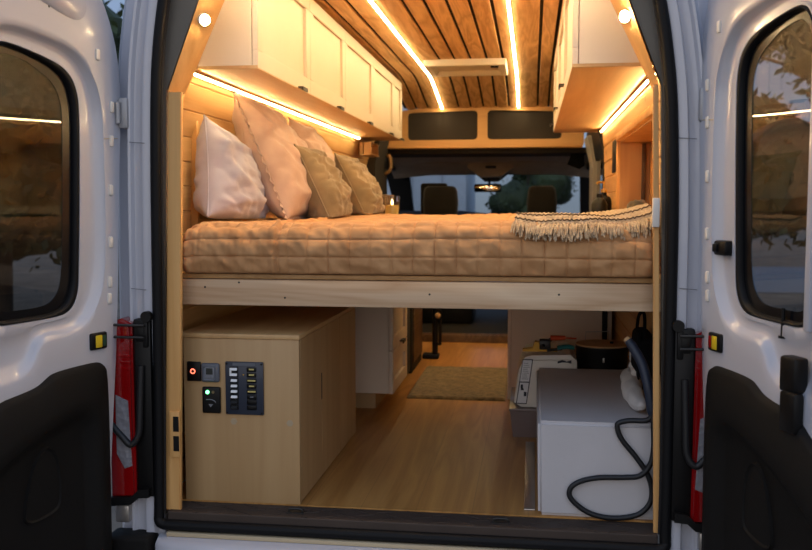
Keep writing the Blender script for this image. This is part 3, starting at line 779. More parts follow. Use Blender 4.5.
def quilt_mesh():
    b = BM(); nx = 440
    QX0, QX1 = -.795, .772
    prof = []                       # (y, z fraction 0..1 of the height, arc length)
    for k in range(64):             # front face rises then rounds over
        t = k/63
        if t < .62: prof.append((.060-.018*math.sin(math.pi*t/.62*.9), .02+.74*t/.62, 1))
        else:
            a = (t-.62)/.38*math.pi/2; prof.append((.055+.11*(1-math.cos(a)), .76+.24*math.sin(a), 1))
    for k in range(1, 120): prof.append((.165+.0068*k, 1, 1))
    y = prof[-1][0]
    while y < 1.9: y += .03; prof.append((min(y, 1.9), 1, 1))
    prof.append((1.915, .9, 1)); prof.append((1.92, .5, 1)); prof.append((1.915, .02, 1))
    arc = [0]
    for i in range(1, len(prof)):
        zt = .165
        arc.append(arc[-1]+math.hypot(prof[i][0]-prof[i-1][0], (prof[i][1]-prof[i-1][1])*zt))
    Z0 = .802; V = []
    for (y, f, _), s in zip(prof, arc):
        row = []
        for i in range(nx+1):
            u = i/nx; x = QX0+(QX1-QX0)*u
            # rounded left and right ends
            ed = min(u, 1-u)*(QX1-QX0); r = .07
            endf = 1 if ed > r else math.sqrt(max(0, 1-((r-ed)/r)**2))
            top = bed_top(x, y)-.03*(1-endf)
            z = Z0+(top-Z0)*f
            yy = y
            if y < .17: yy = y+.035*(1-endf)
            left = x < -.46
            su, sv = x/.0705, s/.0585
            if left:
                puff = abs(math.sin(math.pi*sv))**.4*.85
                puff *= .75+.25*abs(math.sin(math.pi*su*.5))
            else:
                puff = (abs(math.sin(math.pi*su))**.38)*(abs(math.sin(math.pi*sv))**.38)
            puff *= .0050
            dsu = abs(su-round(su))*.0705; dsv = abs(sv-round(sv))*.0585
            puff -= .0045*math.exp(-(dsv/.0035)**2)+(0 if left else .0045*math.exp(-(dsu/.0035)**2))
            puff += .006*noise.noise(Vector((x*30+s*26, s*8, 5.5)))*max(0, 1-y*.6)
            wr = noise.noise(Vector((x*14+s*9, s*22-x*5, 3.1)))*.009+noise.noise(Vector((x*38+s*20, s*45, 7)))*.003
            if f >= 1: wr *= .5; puff *= .6
            if left: wr += noise.noise(Vector((x*60, s*10, 1.3)))*.007
            seam = -.011*math.exp(-((x+.455)/.006)**2)+.010*math.exp(-((x+.470)/.010)**2)
            d = puff+wr+seam
            # push out along a simple profile normal
            if f < .76: ny, nz = -1, .1
            elif f < 1: a = (f-.76)/.24*math.pi/2; ny, nz = -math.cos(a), math.sin(a)
            else: ny, nz = 0, 1
            if y > 1.905: ny, nz = 1, 0
            droop = -.012*max(0, 1-f)*abs(math.sin(x*4.1+1))*0
            row.append(b.verts.new((x, yy+ny*d*1.0, max(.8015, z+nz*d+droop))))
        V.append(row)
    for A, B in zip(V, V[1:]):
        for i in range(nx): b.faces.new((A[i], A[i+1], B[i+1], B[i]))
    # close the two ends and the underside
    for i in (0, nx):
        col = [r[i] for r in V]
        try: b.faces.new(col if i else col[::-1])
        except Exception: pass
    b.faces.new([r for r in V[0]]+[r for r in V[-1][::-1]])
    return b
o = obj('quilt', quilt_mesh(), M['quilt'], angle=80)
tag(o, 'tan stitched quilt covering the mattress on the pine bed platform', 'quilt')

# ------------------------------------------------------------------ pillows
def pillow(name, label, c, tilt, yaw, hu, hv, t, mat, group=None, ruffle=False, stitch=0, seed=0, roll=0, crease=.010):
    """U runs into the van, V up (leaning by tilt towards the left wall), W towards the aisle"""
    Mx = Matrix.Rotation(R(yaw), 3, 'Z') @ Matrix.Rotation(R(-tilt), 3, 'Y') @ Matrix.Rotation(R(roll), 3, 'X')
    U, Vv, W = Mx @ Vector((0, 1, 0)), Mx @ Vector((0, 0, 1)), Mx @ Vector((1, 0, 0))
    c = Vector(c); n = 56; b = BM(); grid = {}
    root = thing(name, label, 'pillow', (c.x, c.y, c.z), group)
    def pos(u, v, s):
        e = max(0, (1-abs(u)**2.6)*(1-abs(v)**2.6))
        p = e**.55
        uu = u*(1-.075*(1-v*v)*abs(u)**3); vv = v*(1-.075*(1-u*u)*abs(v)**3)
        sag = 1+.22*(-v)*(1-abs(v)*.3)
        k = noise.noise(Vector((u*1.3+seed, v*1.6, s*2+seed*.7)))
        w1 = noise.noise(Vector((u*2.2+v*3.0+seed, v*3.4-u*1.2, s*3.)))
        w2 = noise.noise(Vector((u*6+v*5+seed, v*8, s*5.+seed)))
        cr = noise.ridged_multi_fractal(Vector((u*1.6+seed, v*2.2+u*.8, s*1.7+seed)), 1, 2.1, 3, 1, 2) if crease else 0
        w = t*p*sag*(1+.12*k)+(w1*.020+w2*.010-crease*(cr-1.0)*1.1)*min(1, e*3)
        if stitch:
            a = abs(math.sin(math.pi*u*hu/stitch)); d = abs(math.sin(math.pi*(v*hv)/stitch))
            w -= .007*math.exp(-(min(a, d)/.11)**2)*min(1, e*1.5)
        q = c+U*uu*hu+Vv*vv*hv+W*s*w
        q.z = max(q.z, bed_top(q.x, q.y)+.010)
        lim = SHIFT-wall_x(q.z)+.034
        q.x = max(q.x, lim)
        return q
    for s in (1, -1):
        for i in range(n+1):
            for j in range(n+1):
                u, v = -1+2*i/n, -1+2*j/n
                u = math.sin(u*math.pi/2)*.5+u*.5; v = math.sin(v*math.pi/2)*.5+v*.5
                edge = i in (0, n) or j in (0, n)
                if s < 0 and edge: grid[s, i, j] = grid[1, i, j]
                else: grid[s, i, j] = b.verts.new(pos(u, v, s))
        for i in range(n):
            for j in range(n):
                f = [grid[s, i, j], grid[s, i+1, j], grid[s, i+1, j+1], grid[s, i, j+1]]
                b.faces.new(f if s > 0 else f[::-1])
    rim = [grid[1, i, 0].co.copy() for i in range(n)]+[grid[1, n, j].co.copy() for j in range(n)]+[grid[1, i, n].co.copy() for i in range(n, 0, -1)]+[grid[1, 0, j].co.copy() for j in range(n, 0, -1)]
    obj('cushion', b, mat, root, angle=80)
    b = BM()
    if ruffle:
        rr = []
        for k, p in enumerate(rim):
            o_ = (p-c); o_ -= W*o_.dot(W); o_.normalize()
            rr.append((p-o_*.004, p+o_*.012+W*.006*math.sin(k*1.9)))
        A = [b.verts.new(x[0]+W*.002) for x in rr]; B = [b.verts.new(x[1]) for x in rr]; C = [b.verts.new(x[0]-W*.002) for x in rr]
        m = len(rr)
        for k in range(m):
            b.faces.new((A[k], A[(k+1) % m], B[(k+1) % m], B[k])); b.faces.new((B[k], B[(k+1) % m], C[(k+1) % m], C[k]))
        obj('ruffle', b, mat, root, angle=80)
    else:
        tube(b, [p+Vector((0, 0, .002)) for p in rim], .0035, 6, closed=True)
        obj('piping', b, mat, root, angle=80)
    return root
pillow('pillow', 'pale lilac pillow slumped against the left wall nearest the rear opening', (-.806, .60, 1.130), 5, 0, .25, .190, .115, M['lilac'], 'pillows along the left wall', seed=1.7, roll=-11)
pillow('pillow', 'large pink pillow with a ruffled seam standing taller than the others', (-.702, .92, 1.222), 23, 2, .26, .276, .118, M['pink'], 'pillows along the left wall', ruffle=True, seed=4.2, roll=-2)
pillow('pillow', 'pink pillow mostly hidden behind the ruffled pillow and the nearer olive pillow', (-.67, 1.48, 1.215), 22, 6, .25, .235, .10, M['pink'], 'pillows along the left wall', seed=8.8)
pillow('pillow', 'nearer of the two olive stitched pillows, in front of the other', (-.53, 1.02, 1.118), 25, 2, .19, .184, .090, M['olive'], 'pillows along the left wall', stitch=.11, seed=11.3, crease=.005)
pillow('pillow', 'farther olive stitched pillow, half behind its twin toward the cab', (-.455, 1.46, 1.112), 26, 2, .20, .176, .088, M['olive'], 'pillows along the left wall', stitch=.11, seed=15.1, crease=.005)

# ------------------------------------------------------------------ fringed throw
thr = thing('throw_blanket', 'cream woven throw with long fringe lying over the right end of the quilt', 'blanket', (.55, .3, 1.0))
def throw_z(x, y):
    k = max(0, (x-.60)/.17); 
    return bed_top(x, y)+.024+.026*k*k+.004*math.sin(x*23+y*8)+.005*noise.noise(Vector((x*14, y*10, 2)))
b = BM(); nx, ny = 90, 60; top = []; lowr = []
def tp(i, j):
    u, v = i/nx, j/ny
    x = .325+.445*u+.012*v; y0 = .125-.02*math.sin(u*5); y = y0+(.80-.06*u-y0)*v
    z = throw_z(x, y)
    if v < .10: z -= .020*((.10-v)/.10)**2
    # woven ribs and an upper folded edge
    z += .0022*math.sin(u*nx*math.pi*.66)*1.0+.0018*math.sin(v*ny*math.pi*.5)
    if .10 < v < .5: z += .012*math.sin((v-.10)/.4*math.pi)*(.6+.4*math.sin(u*9))
    return Vector((x, y, z))
for i in range(nx+1):
    top.append([b.verts.new(tp(i, j)) for j in range(ny+1)]); lowr.append([b.verts.new(tp(i, j)-Vector((0, 0, .008))) for j in range(ny+1)])
for i in range(nx):
    for j in range(ny):
        b.faces.new((top[i][j], top[i+1][j], top[i+1][j+1], top[i][j+1])); b.faces.new((lowr[i][j], lowr[i][j+1], lowr[i+1][j+1], lowr[i+1][j]))
for i in range(nx):
    b.faces.new((top[i][0], lowr[i][0], lowr[i+1][0], top[i+1][0])); b.faces.new((top[i][ny], top[i+1][ny], lowr[i+1][ny], lowr[i][ny]))
for j in range(ny):
    b.faces.new((top[0][j], top[0][j+1], lowr[0][j+1], lowr[0][j])); b.faces.new((top[nx][j], lowr[nx][j], lowr[nx][j+1], top[nx][j+1]))
obj('woven_cloth', b, M['cream_knit'], thr, angle=80)
b = BM()
for k in range(190):
    u = (k+.5)/190; p = tp(int(u*nx), 0); x = .325+.445*u
    ln = random.uniform(.030, .056); dx = random.uniform(-.016, .016)+.008*math.sin(k*.9)
    pts = [(x, p.y+.004, p.z-.002), (x+dx*.2, p.y-.020, p.z-.006), (x+dx*.6, p.y-.062, p.z-ln*.42), (x+dx, p.y-.086+random.uniform(-.004, .004), p.z-ln)]
    tube(b, smooth_path(pts, 4), [.0028]*5+[.0038]*4+[.0030]*3+[.0012], 6)
obj('fringe', b, M['cream_knit'], thr)
b = BM()
for v in (1, 9):
    tube(b, [tp(i, v)+Vector((0, 0, .002+.002*(i % 2))) for i in range(0, nx+1)], .0026, 6)
obj('knotted_edge', b, fabric('throw_edge', (128, 106, 80), (84, 68, 50), weave=200), thr)

# ------------------------------------------------------------------ wood frame on the left wall behind the pillows
wf = thing('wall_window_frame', 'pine frame with a flat wood cover on the left wall behind the pillows', 'window frame', (-.90, .45, .96))
b = BM()
for a in ((.45, .472, .955, 1.372), (.472, 1.9, 1.350, 1.372), (1.9, 1.922, .955, 1.372), (.472, 1.9, .955, .977)): box(b, -.915, -.880, *a, bev=.002)
obj('frame', b, M['trim'], wf)
b = BM(); box(b, -.915, -.896, .472, 1.9, .977, 1.35); obj('cover_panel', b, M['niche'], wf)

# ------------------------------------------------------------------ electrical cabinet under the bed
ec = thing('electrical_cabinet', 'birch plywood cabinet under the bed with switches on its front', 'cabinet', (-.6, .12, 0))
EX0, EX1, EF = -.815, -.402, .118
b = BM(); box(b, EX0, EX1-.018, EF+.018, 1.11, 0, .574); obj('carcass', b, M['ply'], ec, smooth=False)
b = BM(); box(b, EX0, EX1, EF, EF+.0175, .0, .574, bev=.0015); obj('front_panel', b, M['ply'], ec)
b = BM(); box(b, EX0-.02, EX1+.003, EF-.004, 1.12, .575, .591, bev=.002); obj('top_panel', b, M['plyh'], ec)
ey = [EF+.02, .455, .78, 1.112]
for i in range(3):
    b = BM(); box(b, EX1-.0175, EX1, ey[i]+.0015, ey[i+1]-.0015, .004, .572, bev=.001, seg=1); d = obj('door', b, M['ply'], ec)
    if i == 0:
        b = BM(); box(b, EX1-.001, EX1+.0015, ey[1]-.012, ey[1]-.002, .30, .40, bev=.0005, seg=1); obj('finger_slot', b, M['darkmetal'], d)
for x in (-.636, -.436):
    b = BM(); disc(b, (x, EF+.0002, .285), (0, -1, 0), .0125, .0012, 6); disc(b, (x, EF, .285), (0, -1, 0), .008, .002, 16); obj('screw_cap', b, plain('cap_grey', (176, 156, 126), .5), ec)
# breaker panel
bp_ = obj('breaker_panel', box(BM(), -.662, -.526, EF-.010, EF, .311, .496, bev=.004), M['navy'], ec)
PX, PW, PZ, PH = -.662, .136, .496, .185
b = BM(); box(b, PX+.028, PX+.108, EF-.0112, EF-.0098, PZ-.013, PZ-.004); obj('header_label', b, M['slate'], bp_)
zs = [PZ-.185*(k-85)/360 for k in (135, 172, 211, 248, 285, 322, 357, 393)]
for k, z in enumerate(zs):
    b = BM(); box(b, PX+.018, PX+.048, EF-.0115, EF-.0095, z-.009, z+.009, bev=.001, seg=1); obj('switch_bezel', b, M['black'], bp_)
    b = BM(); prism(b, [(EF-.0095, z-.0045), (EF-.0185, z-.0035), (EF-.0145, z+.0045), (EF-.0095, z+.0045)], 'X', PX+.022, PX+.044, bev=.0008); obj('toggle', b, M['white'] if k < 6 else M['black'], bp_)
    b = BM(); box(b, PX+.078, PX+.112, EF-.0118, EF-.0095, z-.008, z+.008, bev=.003); lw = obj('label_window', b, M['black'], bp_)
    if k < 6:
        b = BM(); w_ = (.009, .009, .014, .009, .014, .006)[k]; box(b, PX+.095-w_, PX+.095+w_, EF-.0124, EF-.0116, z-.002, z+.003); obj('label_text', b, M['ylabel'] if k < 5 else M['slate'], lw)
b = BM(); box(b, PX+.018, PX+.024, EF-.0165, EF-.0112, zs[1]-.0045, zs[0]+.0045, bev=.001, seg=1); obj('tie_bar', b, M['white'], bp_)
b = BM(); disc(b, (PX+.066, EF-.0098, zs[1]), (0, -1, 0), .003, .002, 10); obj('indicator', b, M['gold'], bp_)
for sx in (.006, .130):
    for z in (PZ-.007, PZ-.178):
        b = BM(); disc(b, (PX+sx, EF-.0098, z), (0, -1, 0), .0035, .0015, 12); obj('screw', b, M['black'], bp_)
# red button plate
bt = obj('button_plate', box(BM(), -.800, -.751, EF-.008, EF, .424, .492, bev=.002), M['black'], ec)
b = BM(); tube(b, [(-.778+.0075*math.cos(a), EF-.010, .459+.0075*math.sin(a)) for a in [2*math.pi*k/20 for k in range(20)]], .0020, 8, closed=True); obj('ring_light', b, M['redled'], bt)
b = BM(); disc(b, (-.778, EF-.0078, .459), (0, -1, 0), .005, .004, 16); obj('button', b, M['darkmetal'], bt)
# round-cornered grey display
dp = obj('control_display', box(BM(), -.748, -.682, EF-.014, EF, .422, .489, bev=.008, seg=3), M['slate'], ec)
b = BM(); box(b, -.736, -.696, EF-.0155, EF-.0135, .430, .478, bev=.006, seg=3); obj('face', b, plain('display_face', (120, 124, 132), .4), dp)
b = BM(); box(b, -.728, -.704, EF-.0168, EF-.0150, .450, .472, bev=.001, seg=1); obj('screen', b, plain('lcd', (52, 54, 50), .2), dp)
for k in range(3):
    b = BM(); box(b, -.733+.012*k, -.724+.012*k, EF-.0178, EF-.0150, .435, .443, bev=.002); obj('key', b, M['grey'], dp)
# charger outlet with green light
ch = obj('charge_socket', box(BM(), -.746, -.680, EF-.012, EF, .313, .406, bev=.006, seg=3), M['black'], ec)
b = BM(); disc(b, (-.725, EF-.0115, .388), (0, -1, 0), .0065, .003, 16); obj('status_light', b, M['greenled'], ch)
b = BM(); disc(b, (-.705, EF-.0115, .388), (0, -1, 0), .005, .002, 16); obj('status_light', b, plain('dim_led', (120, 104, 70), .4), ch)
b = BM(); tube(b, smooth_path([(-.730, EF-.013, .362), (-.712, EF-.013, .362), (-.700, EF-.013, .357), (-.696, EF-.013, .352)], 5), .0016, 6); obj('swoosh_mark', b, M['grey'], ch)
b = BM(); prism(b, [(-.722, .346), (-.706, .346), (-.714, .335)], 'Y', EF-.0128, EF-.0115); obj('arrow_mark', b, M['grey'], ch)

# double socket plate on the left trim
t = thing('outlet_plate', 'wooden plate with two black square sockets on the lower left trim', 'outlet', (-.803, .02, .26))
b = BM(); box(b, -.826, -.790, .010, .0195, .182, .338, bev=.002); obj('plate', b, M['trim'], t)
for z in (.203, .270):
    b = BM(); box(b, -.812, -.792, .0072, .0102, z, z+.052, bev=.001, seg=1); obj('socket', b, M['black'], t)

# white plate on the right trim beside the bed
t = obj('switch_plate', box(BM(), .748, .770, .004, .0195, .965, 1.055, bev=.003), M['whitepl']); tag(t, 'small white rectangular plate on the right wooden trim beside the bed', 'plate')

# ------------------------------------------------------------------ kitchen units, fridge, bench
k1 = thing('drawer_cabinet', 'cream kitchen cabinet with two framed drawers left of the aisle', 'cabinet', (-.55, 1.5, 0))
b = BM(); box(b, -.876, -.310, 1.50, 1.985, .103, .74, bev=.001, seg=1); obj('carcass', b, M['kitchen'], k1)
b = BM(); box(b, -.876, -.400, 1.62, 1.98, 0, .102); obj('plinth', b, M['ply'], k1)
for z0, z1, hz in ((.105, .318, None), (.322, .735, .34)):
    shaker_door(k1, -.288, 1.482, 1.985, z0, z1, 1, M['kitchen'], handle=(1.74, .335, .09) if hz else None, name='drawer')
f = thing('fridge', 'black fridge cabinet beyond the cream drawers on the left', 'fridge', (-.6, 2.3, 0))
b = BM(); box(b, -.876, -.372, 2.0, 2.57, 0, .88, bev=.004); obj('body', b, M['matteblack'], f)
b = BM(); box(b, -.3715, -.350, 2.004, 2.566, .02, .875, bev=.004); fd = obj('door', b, M['matteblack'], f)
b = BM(); box(b, -.3495, -.336, 2.04, 2.06, .45, .75, bev=.003); obj('handle', b, M['darkmetal'], fd)
o = obj('worktop', box(BM(), -.876, -.30, 1.99, 3.1, .881, .92, bev=.004), M['plyh']); tag(o, 'wooden worktop over the fridge behind the bed on the left', 'worktop')
bn = thing('bench_box', 'black bench box with a brown wooden door past the fridge on the left', 'bench', (-.6, 2.85, 0))
b = BM(); box(b, -.876, -.345, 2.59, 3.09, 0, .86, bev=.003); obj('body', b, M['matteblack'], bn)
b = BM(); box(b, -.3445, -.335, 2.64, 3.06, .06, .84, bev=.002); obj('door', b, M['brown'], bn)

# table leg bracket
t = thing('table_leg', 'black folding table leg with a tan knob standing behind the rug', 'table leg', (-.25, 3.15, 0))
b = BM(); box(b, -.345, -.235, 3.13, 3.24, 0, .03, bev=.006); obj('base', b, M['black'], t)
b = BM(); tube(b, [(-.262, 3.18, .03), (-.262, 3.18, .62)], .02, 12); tube(b, [(-.225, 3.15, .10), (-.222, 3.15, .33)], .010, 10); tube(b, [(-.262, 3.18, .10), (-.225, 3.15, .10)], .010, 8); tube(b, [(-.262, 3.18, .33), (-.222, 3.15, .33)], .010, 8); obj('pole', b, M['black'], t)
b = BM(); bmesh.ops.create_uvsphere(b, u_segments=14, v_segments=10, radius=.019, matrix=Matrix.Translation((-.235, 3.10, .30))); tube(b, [(-.235, 3.10, .30), (-.25, 3.17, .30)], .007, 8); obj('knob', b, M['tan'], t)

# right-hand unit behind the bed
k2 = thing('kitchen_unit', 'cream kitchen unit right of the aisle, its end panel facing the bed', 'cabinet', (.55, 1.92, 0))
b = BM(); box(b, .279, .748, 1.92, 1.938, 0, .88, bev=.002); obj('end_panel', b, M['kitchen'], k2)
b = BM(); box(b, .281, .800, 1.9385, 3.35, .0, .88); obj('carcass', b, M['kitchen'], k2)
b = BM(); box(b, .260, .2785, 1.92, 3.35, 0, .88, bev=.003); obj('front_panel', b, M['kitchen'], k2)
b = BM(); box(b, .258, .803, 1.91, 3.36, .8805, .92, bev=.004); obj('worktop', b, M['plyh'], k2)
b = BM(); box(b, .750, .775, 1.90, 1.93, 0, .88, bev=.003); obj('edge_strip', b, M['matteblack'], k2)

# rug
b = BM(); nx, ny = 60, 70; V = []
for j in range(ny+1):
    row = []
    for i in range(nx+1):
        x = -.278+.530*i/nx; y = 1.875+.93*j/ny; e = min(i, nx-i, j, ny-j)
        z = .003+(.012 if e > 0 else 0)+.004*noise.noise(Vector((x*60, y*60, 0)))+.002*noise.noise(Vector((x*160, y*160, 0)))
        row.append(b.verts.new((x+.004*noise.noise(Vector((y*20, 1, 0))), y, max(z, .002))))
    V.append(row)
for A, B in zip(V, V[1:]):
    for i in range(nx): b.faces.new((A[i], A[i+1], B[i+1], B[i]))
r = bmesh.ops.extrude_face_region(b, geom=list(b.faces)); 
for g in r['geom']:
    if isinstance(g, bmesh.types.BMVert): g.co.z = .0005
o = obj('rug', b, M['rug'], angle=80); tag(o, 'small tan woven rug on the wooden floor of the aisle', 'rug')

# ------------------------------------------------------------------ right side under the bed
# white wheel-arch box
b = BM(); prism(b, [(.412, 0), (.407, .320), (.803, .320), (.803, 0)], 'Y', .121, 1.132)
bmesh.ops.bevel(b, geom=[e for e in b.edges if e.calc_length() > .05], offset=.012, segments=3, affect='EDGES')
o = obj('wheel_arch_box', b, M['boxwhite']); tag(o, 'white painted box covering the right wheel arch under the bed', 'box')
o = obj('floor_trim_strip', BM() if False else box(BM(), .364, .402, .165, 1.05, .0005, .006, bev=.002), M['alu']); tag(o, 'flat grey metal strip lying on the floor along the white box', 'strip')
# storage bin and water container
t = thing('storage_bin', 'low smoky plastic bin on the floor behind the white box', 'bin', (.5, 1.3, 0))
b = BM(); loft(b, [[(.306, 1.145, .0), (.80, 1.145, .0), (.80, 1.60, .0), (.306, 1.60, .0)], [(.292, 1.14, .118), (.815, 1.14, .118), (.815, 1.615, .118), (.292, 1.615, .118)]]); b.verts.ensure_lookup_table()
b.faces.new(b.verts[0:4]); b.faces.new(b.verts[4:8]); obj('tub', b, M['binpl'], t, smooth=False)
b = BM(); box(b, .288, .818, 1.135, 1.62, .1185, .130, bev=.003); obj('rim', b, M['binpl'], t)
wc = thing('water_container', 'white plastic water container with a striped warning label on the bin', 'container', (.45, 1.3, .13))
b = BM(); prof = [(.308, .132), (.330, .30), (.362, .365), (.585, .372), (.585, .132)]
prism(b, chaikin(prof, 1, .12), 'Y', 1.15, 1.56, bev=.02); obj('tank', b, M['whitepl'], wc)
def slant(z): return .308+(z-.132)*.13
for nm, z0, z1, mt in (('warning_label', .150, .352, 'ink'),):
    b = BM(); prism(b, [(slant(z0)+.008, z0), (slant(z1)+.010, z1), (slant(z1)+.056, z1), (slant(z0)+.056, z0)], 'Y', 1.1485, 1.1495); wl = obj(nm, b, M['ink'], wc, smooth=False)
    for za, zb in ((.154, .246), (.251, .348)):
        b = BM(); prism(b, [(slant(za)+.012, za), (slant(zb)+.013, zb), (slant(zb)+.052, zb), (slant(za)+.052, za)], 'Y', 1.1478, 1.1484); obj('label_field', b, M['label'], wl, smooth=False)
    b = BM()
    for k in range(9): z = .262+.0088*k; box(b, slant(z)+.018, slant(z)+.046-(k % 3)*.004, 1.1472, 1.1477, z, z+.002)
    obj('label_lines', b, M['slate'], wl)
    b = BM(); prism(b, [(slant(.225)+.018, .212), (slant(.225)+.026, .232), (slant(.225)+.034, .212)], 'Y', 1.1470, 1.1477); box(b, slant(.2)+.036, slant(.2)+.048, 1.1470, 1.1477, .185, .205); box(b, slant(.2)+.022, slant(.2)+.032, 1.1470, 1.1477, .220, .238); obj('warning_symbol', b, M['ink'], wl)
b = BM(); prism(b, [(.500, .345), (.520, .352), (.540, .345), (.560, .352), (.560, .336), (.540, .341), (.520, .341), (.500, .336)], 'Y', 1.1478, 1.1495); obj('bow_symbol', b, M['ink'], wc)
# bucket with lid
bk = thing('bucket', 'black bucket with a tan lid and thin wire handle behind the white box', 'bucket', (.705, 1.27, .13))
b = BM(); lathe(b, [(.098, .1305), (.108, .25), (.116, .385), (.119, .392), (.119, .405), (.112, .405)], .700, 1.265, 32); obj('pail', b, M['black'], bk)
b = BM(); lathe(b, [(.114, .4055), (.118, .409), (.116, .413), (.03, .417), (.0, .417)][:4], .700, 1.265, 32); obj('lid', b, M['tan'], bk)
b = BM(); disc(b, (.74, 1.24, .4165), (0, 0, 1), .008, .008); obj('lid_knob', b, M['black'], bk)
b = BM(); tube(b, [(.63, 1.34, .405), (.632, 1.345, .452), (.735, 1.35, .455), (.737, 1.35, .405)], .0022, 6); obj('wire_handle', b, M['alu'], bk)
b = BM(); box(b, .695, .703, 1.140, 1.150, .345, .365, bev=.002); obj('clasp', b, M['alu'], bk)
# ratchet strap / tools on the water container
rs = thing('ratchet_strap', 'yellow ratchet strap with dark buckle heaped on the white container', 'strap', (.45, 1.3, .373))
b = BM(); prism(b, [(.345, .374), (.40, .374), (.50, .376), (.50, .384), (.43, .392), (.425, .415), (.40, .420), (.39, .39), (.345, .384)], 'Y', 1.22, 1.27, bev=.003); obj('webbing', b, M['yellow'], rs)
b = BM(); box(b, .42, .47, 1.215, 1.275, .385, .428, bev=.005); tube(b, [(.43, 1.2, .40), (.47, 1.29, .42)], .009, 10); tube(b, [(.455, 1.2, .385), (.52, 1.22, .39)], .007, 10); obj('buckle', b, M['darkmetal'], rs)
o = obj('screwdriver', tube(tube(BM(), [(.470, 1.24, .436), (.535, 1.25, .436)], [.012, .010], 12), [(.535, 1.25, .436), (.585, 1.26, .432)], .004, 8), M['orangered']); tag(o, 'orange screwdriver lying over the yellow ratchet strap', 'screwdriver')
o = obj('pliers', tube(tube(BM(), smooth_path([(.50, 1.20, .394), (.54, 1.205, .400), (.575, 1.21, .396)], 4), .008, 10), smooth_path([(.50, 1.225, .396), (.54, 1.215, .404), (.575, 1.21, .400)], 4), .008, 10), M['teal']); tag(o, 'teal handled pliers beside the yellow ratchet strap', 'pliers')

# sacks
def sack(label, pts, rad, seed):
    b = BM(); P = smooth_path(pts, 10); n = len(P); rings = []
    for i, p in enumerate(P):
        t = i/(n-1); r = rad*(max(.0, math.sin(math.pi*min(.985, max(.015, t))))**.35)
        tn = (P[min(i+1, n-1)]-P[max(i-1, 0)]).normalized(); s = tn.cross(Vector((0, 0, 1))).normalized(); u = s.cross(tn)
        ring = []
        for k in range(20):
            a = 2*math.pi*k/20; rr = r*(1+.22*noise.noise(Vector((t*9+seed, math.cos(a)*1.5, math.sin(a)*1.5)))+.10*math.sin(t*30+a))
            q = p+s*rr*math.cos(a)+u*rr*math.sin(a); q.z = max(q.z, .3215); q.x = min(q.x, .818); ring.append(q)
        rings.append(ring)
    V = loft(b, rings); b.faces.new(V[0]); b.faces.new(V[-1][::-1])
    o = obj('white_sack', b, M['sack'], angle=80); tag(o, label, 'sack', 'white sacks on the wheel arch box')
sack('long lumpy white sack lying on the white box beside the black hose', [(.755, .24, .352), (.748, .45, .356), (.768, .68, .354), (.772, .90, .352)], .036, 1)
sack('white sack propped upright behind the black hose against the right wall', [(.785, .62, .38), (.79, .66, .44), (.792, .70, .52)], .032, 5)

# hose with a loop
hs = thing('hose', 'black hose hanging over the white box in a wide loop', 'hose', (.75, .1, .3))
pts = [(.770, .098, .36), (.764, .098, .345), (.745, .103, .337), (.700, .106, .335), (.668, .106, .326), (.664, .106, .308), (.680, .106, .270), (.725, .106, .215), (.762, .105, .160), (.777, .105, .105), (.768, .105, .058), (.728, .105, .022), (.650, .105, .009), (.575, .105, .024), (.520, .105, .066), (.515, .105, .100), (.545, .105, .126), (.605, .105, .142), (.690, .104, .147), (.738, .095, .158), (.768, .093, .195), (.778, .093, .25), (.776, .093, .32), (.772, .095, .37)]
b = BM(); tube(b, smooth_path(pts, 8), .0088, 12); obj('tubing', b, M['cordblk'], hs)
b = BM(); P = smooth_path([(.774, .10, .335), (.768, .10, .39), (.758, .105, .45), (.742, .13, .515), (.715, .15, .565), (.698, .16, .590)], 6); tube(b, P, [.012]*4+[.0165]*(len(P)-8)+[.014]*4, 12); gr = obj('grip', b, M['gripblue'], hs)
b = BM(); tube(b, [(.699, .160, .588), (.691, .163, .598)], [.0145, .010], 12); obj('tip', b, M['tan'], gr)
# black bag on the wall
t = thing('bag', 'black canvas bag hanging on the right wall behind the hose grip', 'bag', (.79, .4, .5))
b = BM(); box(b, .748, .812, .25, .55, .43, .585, bev=.022, seg=3)
for v in b.verts: v.co += Vector((.008*noise.noise(v.co*14), .01*noise.noise(v.co*11+Vector((3, 0, 0))), .014*noise.noise(v.co*9+Vector((0, 5, 0)))))
obj('pouch', b, M['canvas'], t, angle=80)
b = BM(); tube(b, smooth_path([(.765, .28, .575), (.772, .34, .64), (.775, .42, .655), (.770, .50, .63), (.768, .53, .575)], 5), .006, 8); obj('strap', b, M['canvas'], t)
b = BM(); prism(b, [(.258, .44), (.30, .45), (.32, .57), (.27, .60)], 'X', .742, .75, bev=.002); obj('flap', b, M['canvas'], t)

# ------------------------------------------------------------------ items behind the bed
bt = thing('soap_bottle', 'dark bottle with a brass pump on the kitchen worktop behind the throw', 'bottle', (.775, 2.25, .92))
b = BM(); lathe(b, [(.040, .9205), (.044, .93), (.044, 1.05), (.036, 1.075), (.016, 1.09), (.016, 1.105)], .772, 2.24, 20); obj('bottle_body', b, M['black'], bt)
b = BM(); lathe(b, [(.018, 1.1055), (.018, 1.122), (.006, 1.125), (.006, 1.165)], .772, 2.24, 14); tube(b, [(.772, 2.24, 1.162), (.735, 2.22, 1.160), (.730, 2.218, 1.150)], .006, 8); obj('pump', b, M['gold'], bt)
o = obj('soap_bottle', lathe(BM(), [(.038, .9205), (.042, .93), (.042, 1.04), (.03, 1.065), (.016, 1.075), (.016, 1.095)], .735, 2.05, 20), M['black']); tag(o, 'dark bottle without a pump on the kitchen worktop nearer the bed', 'bottle')
o = obj('wall_panel', box(BM(), .800, .818, 1.84, 2.10, 1.205, 1.375, bev=.006), M['black']); tag(o, 'black rectangular control panel on the right wall past the niche', 'panel')
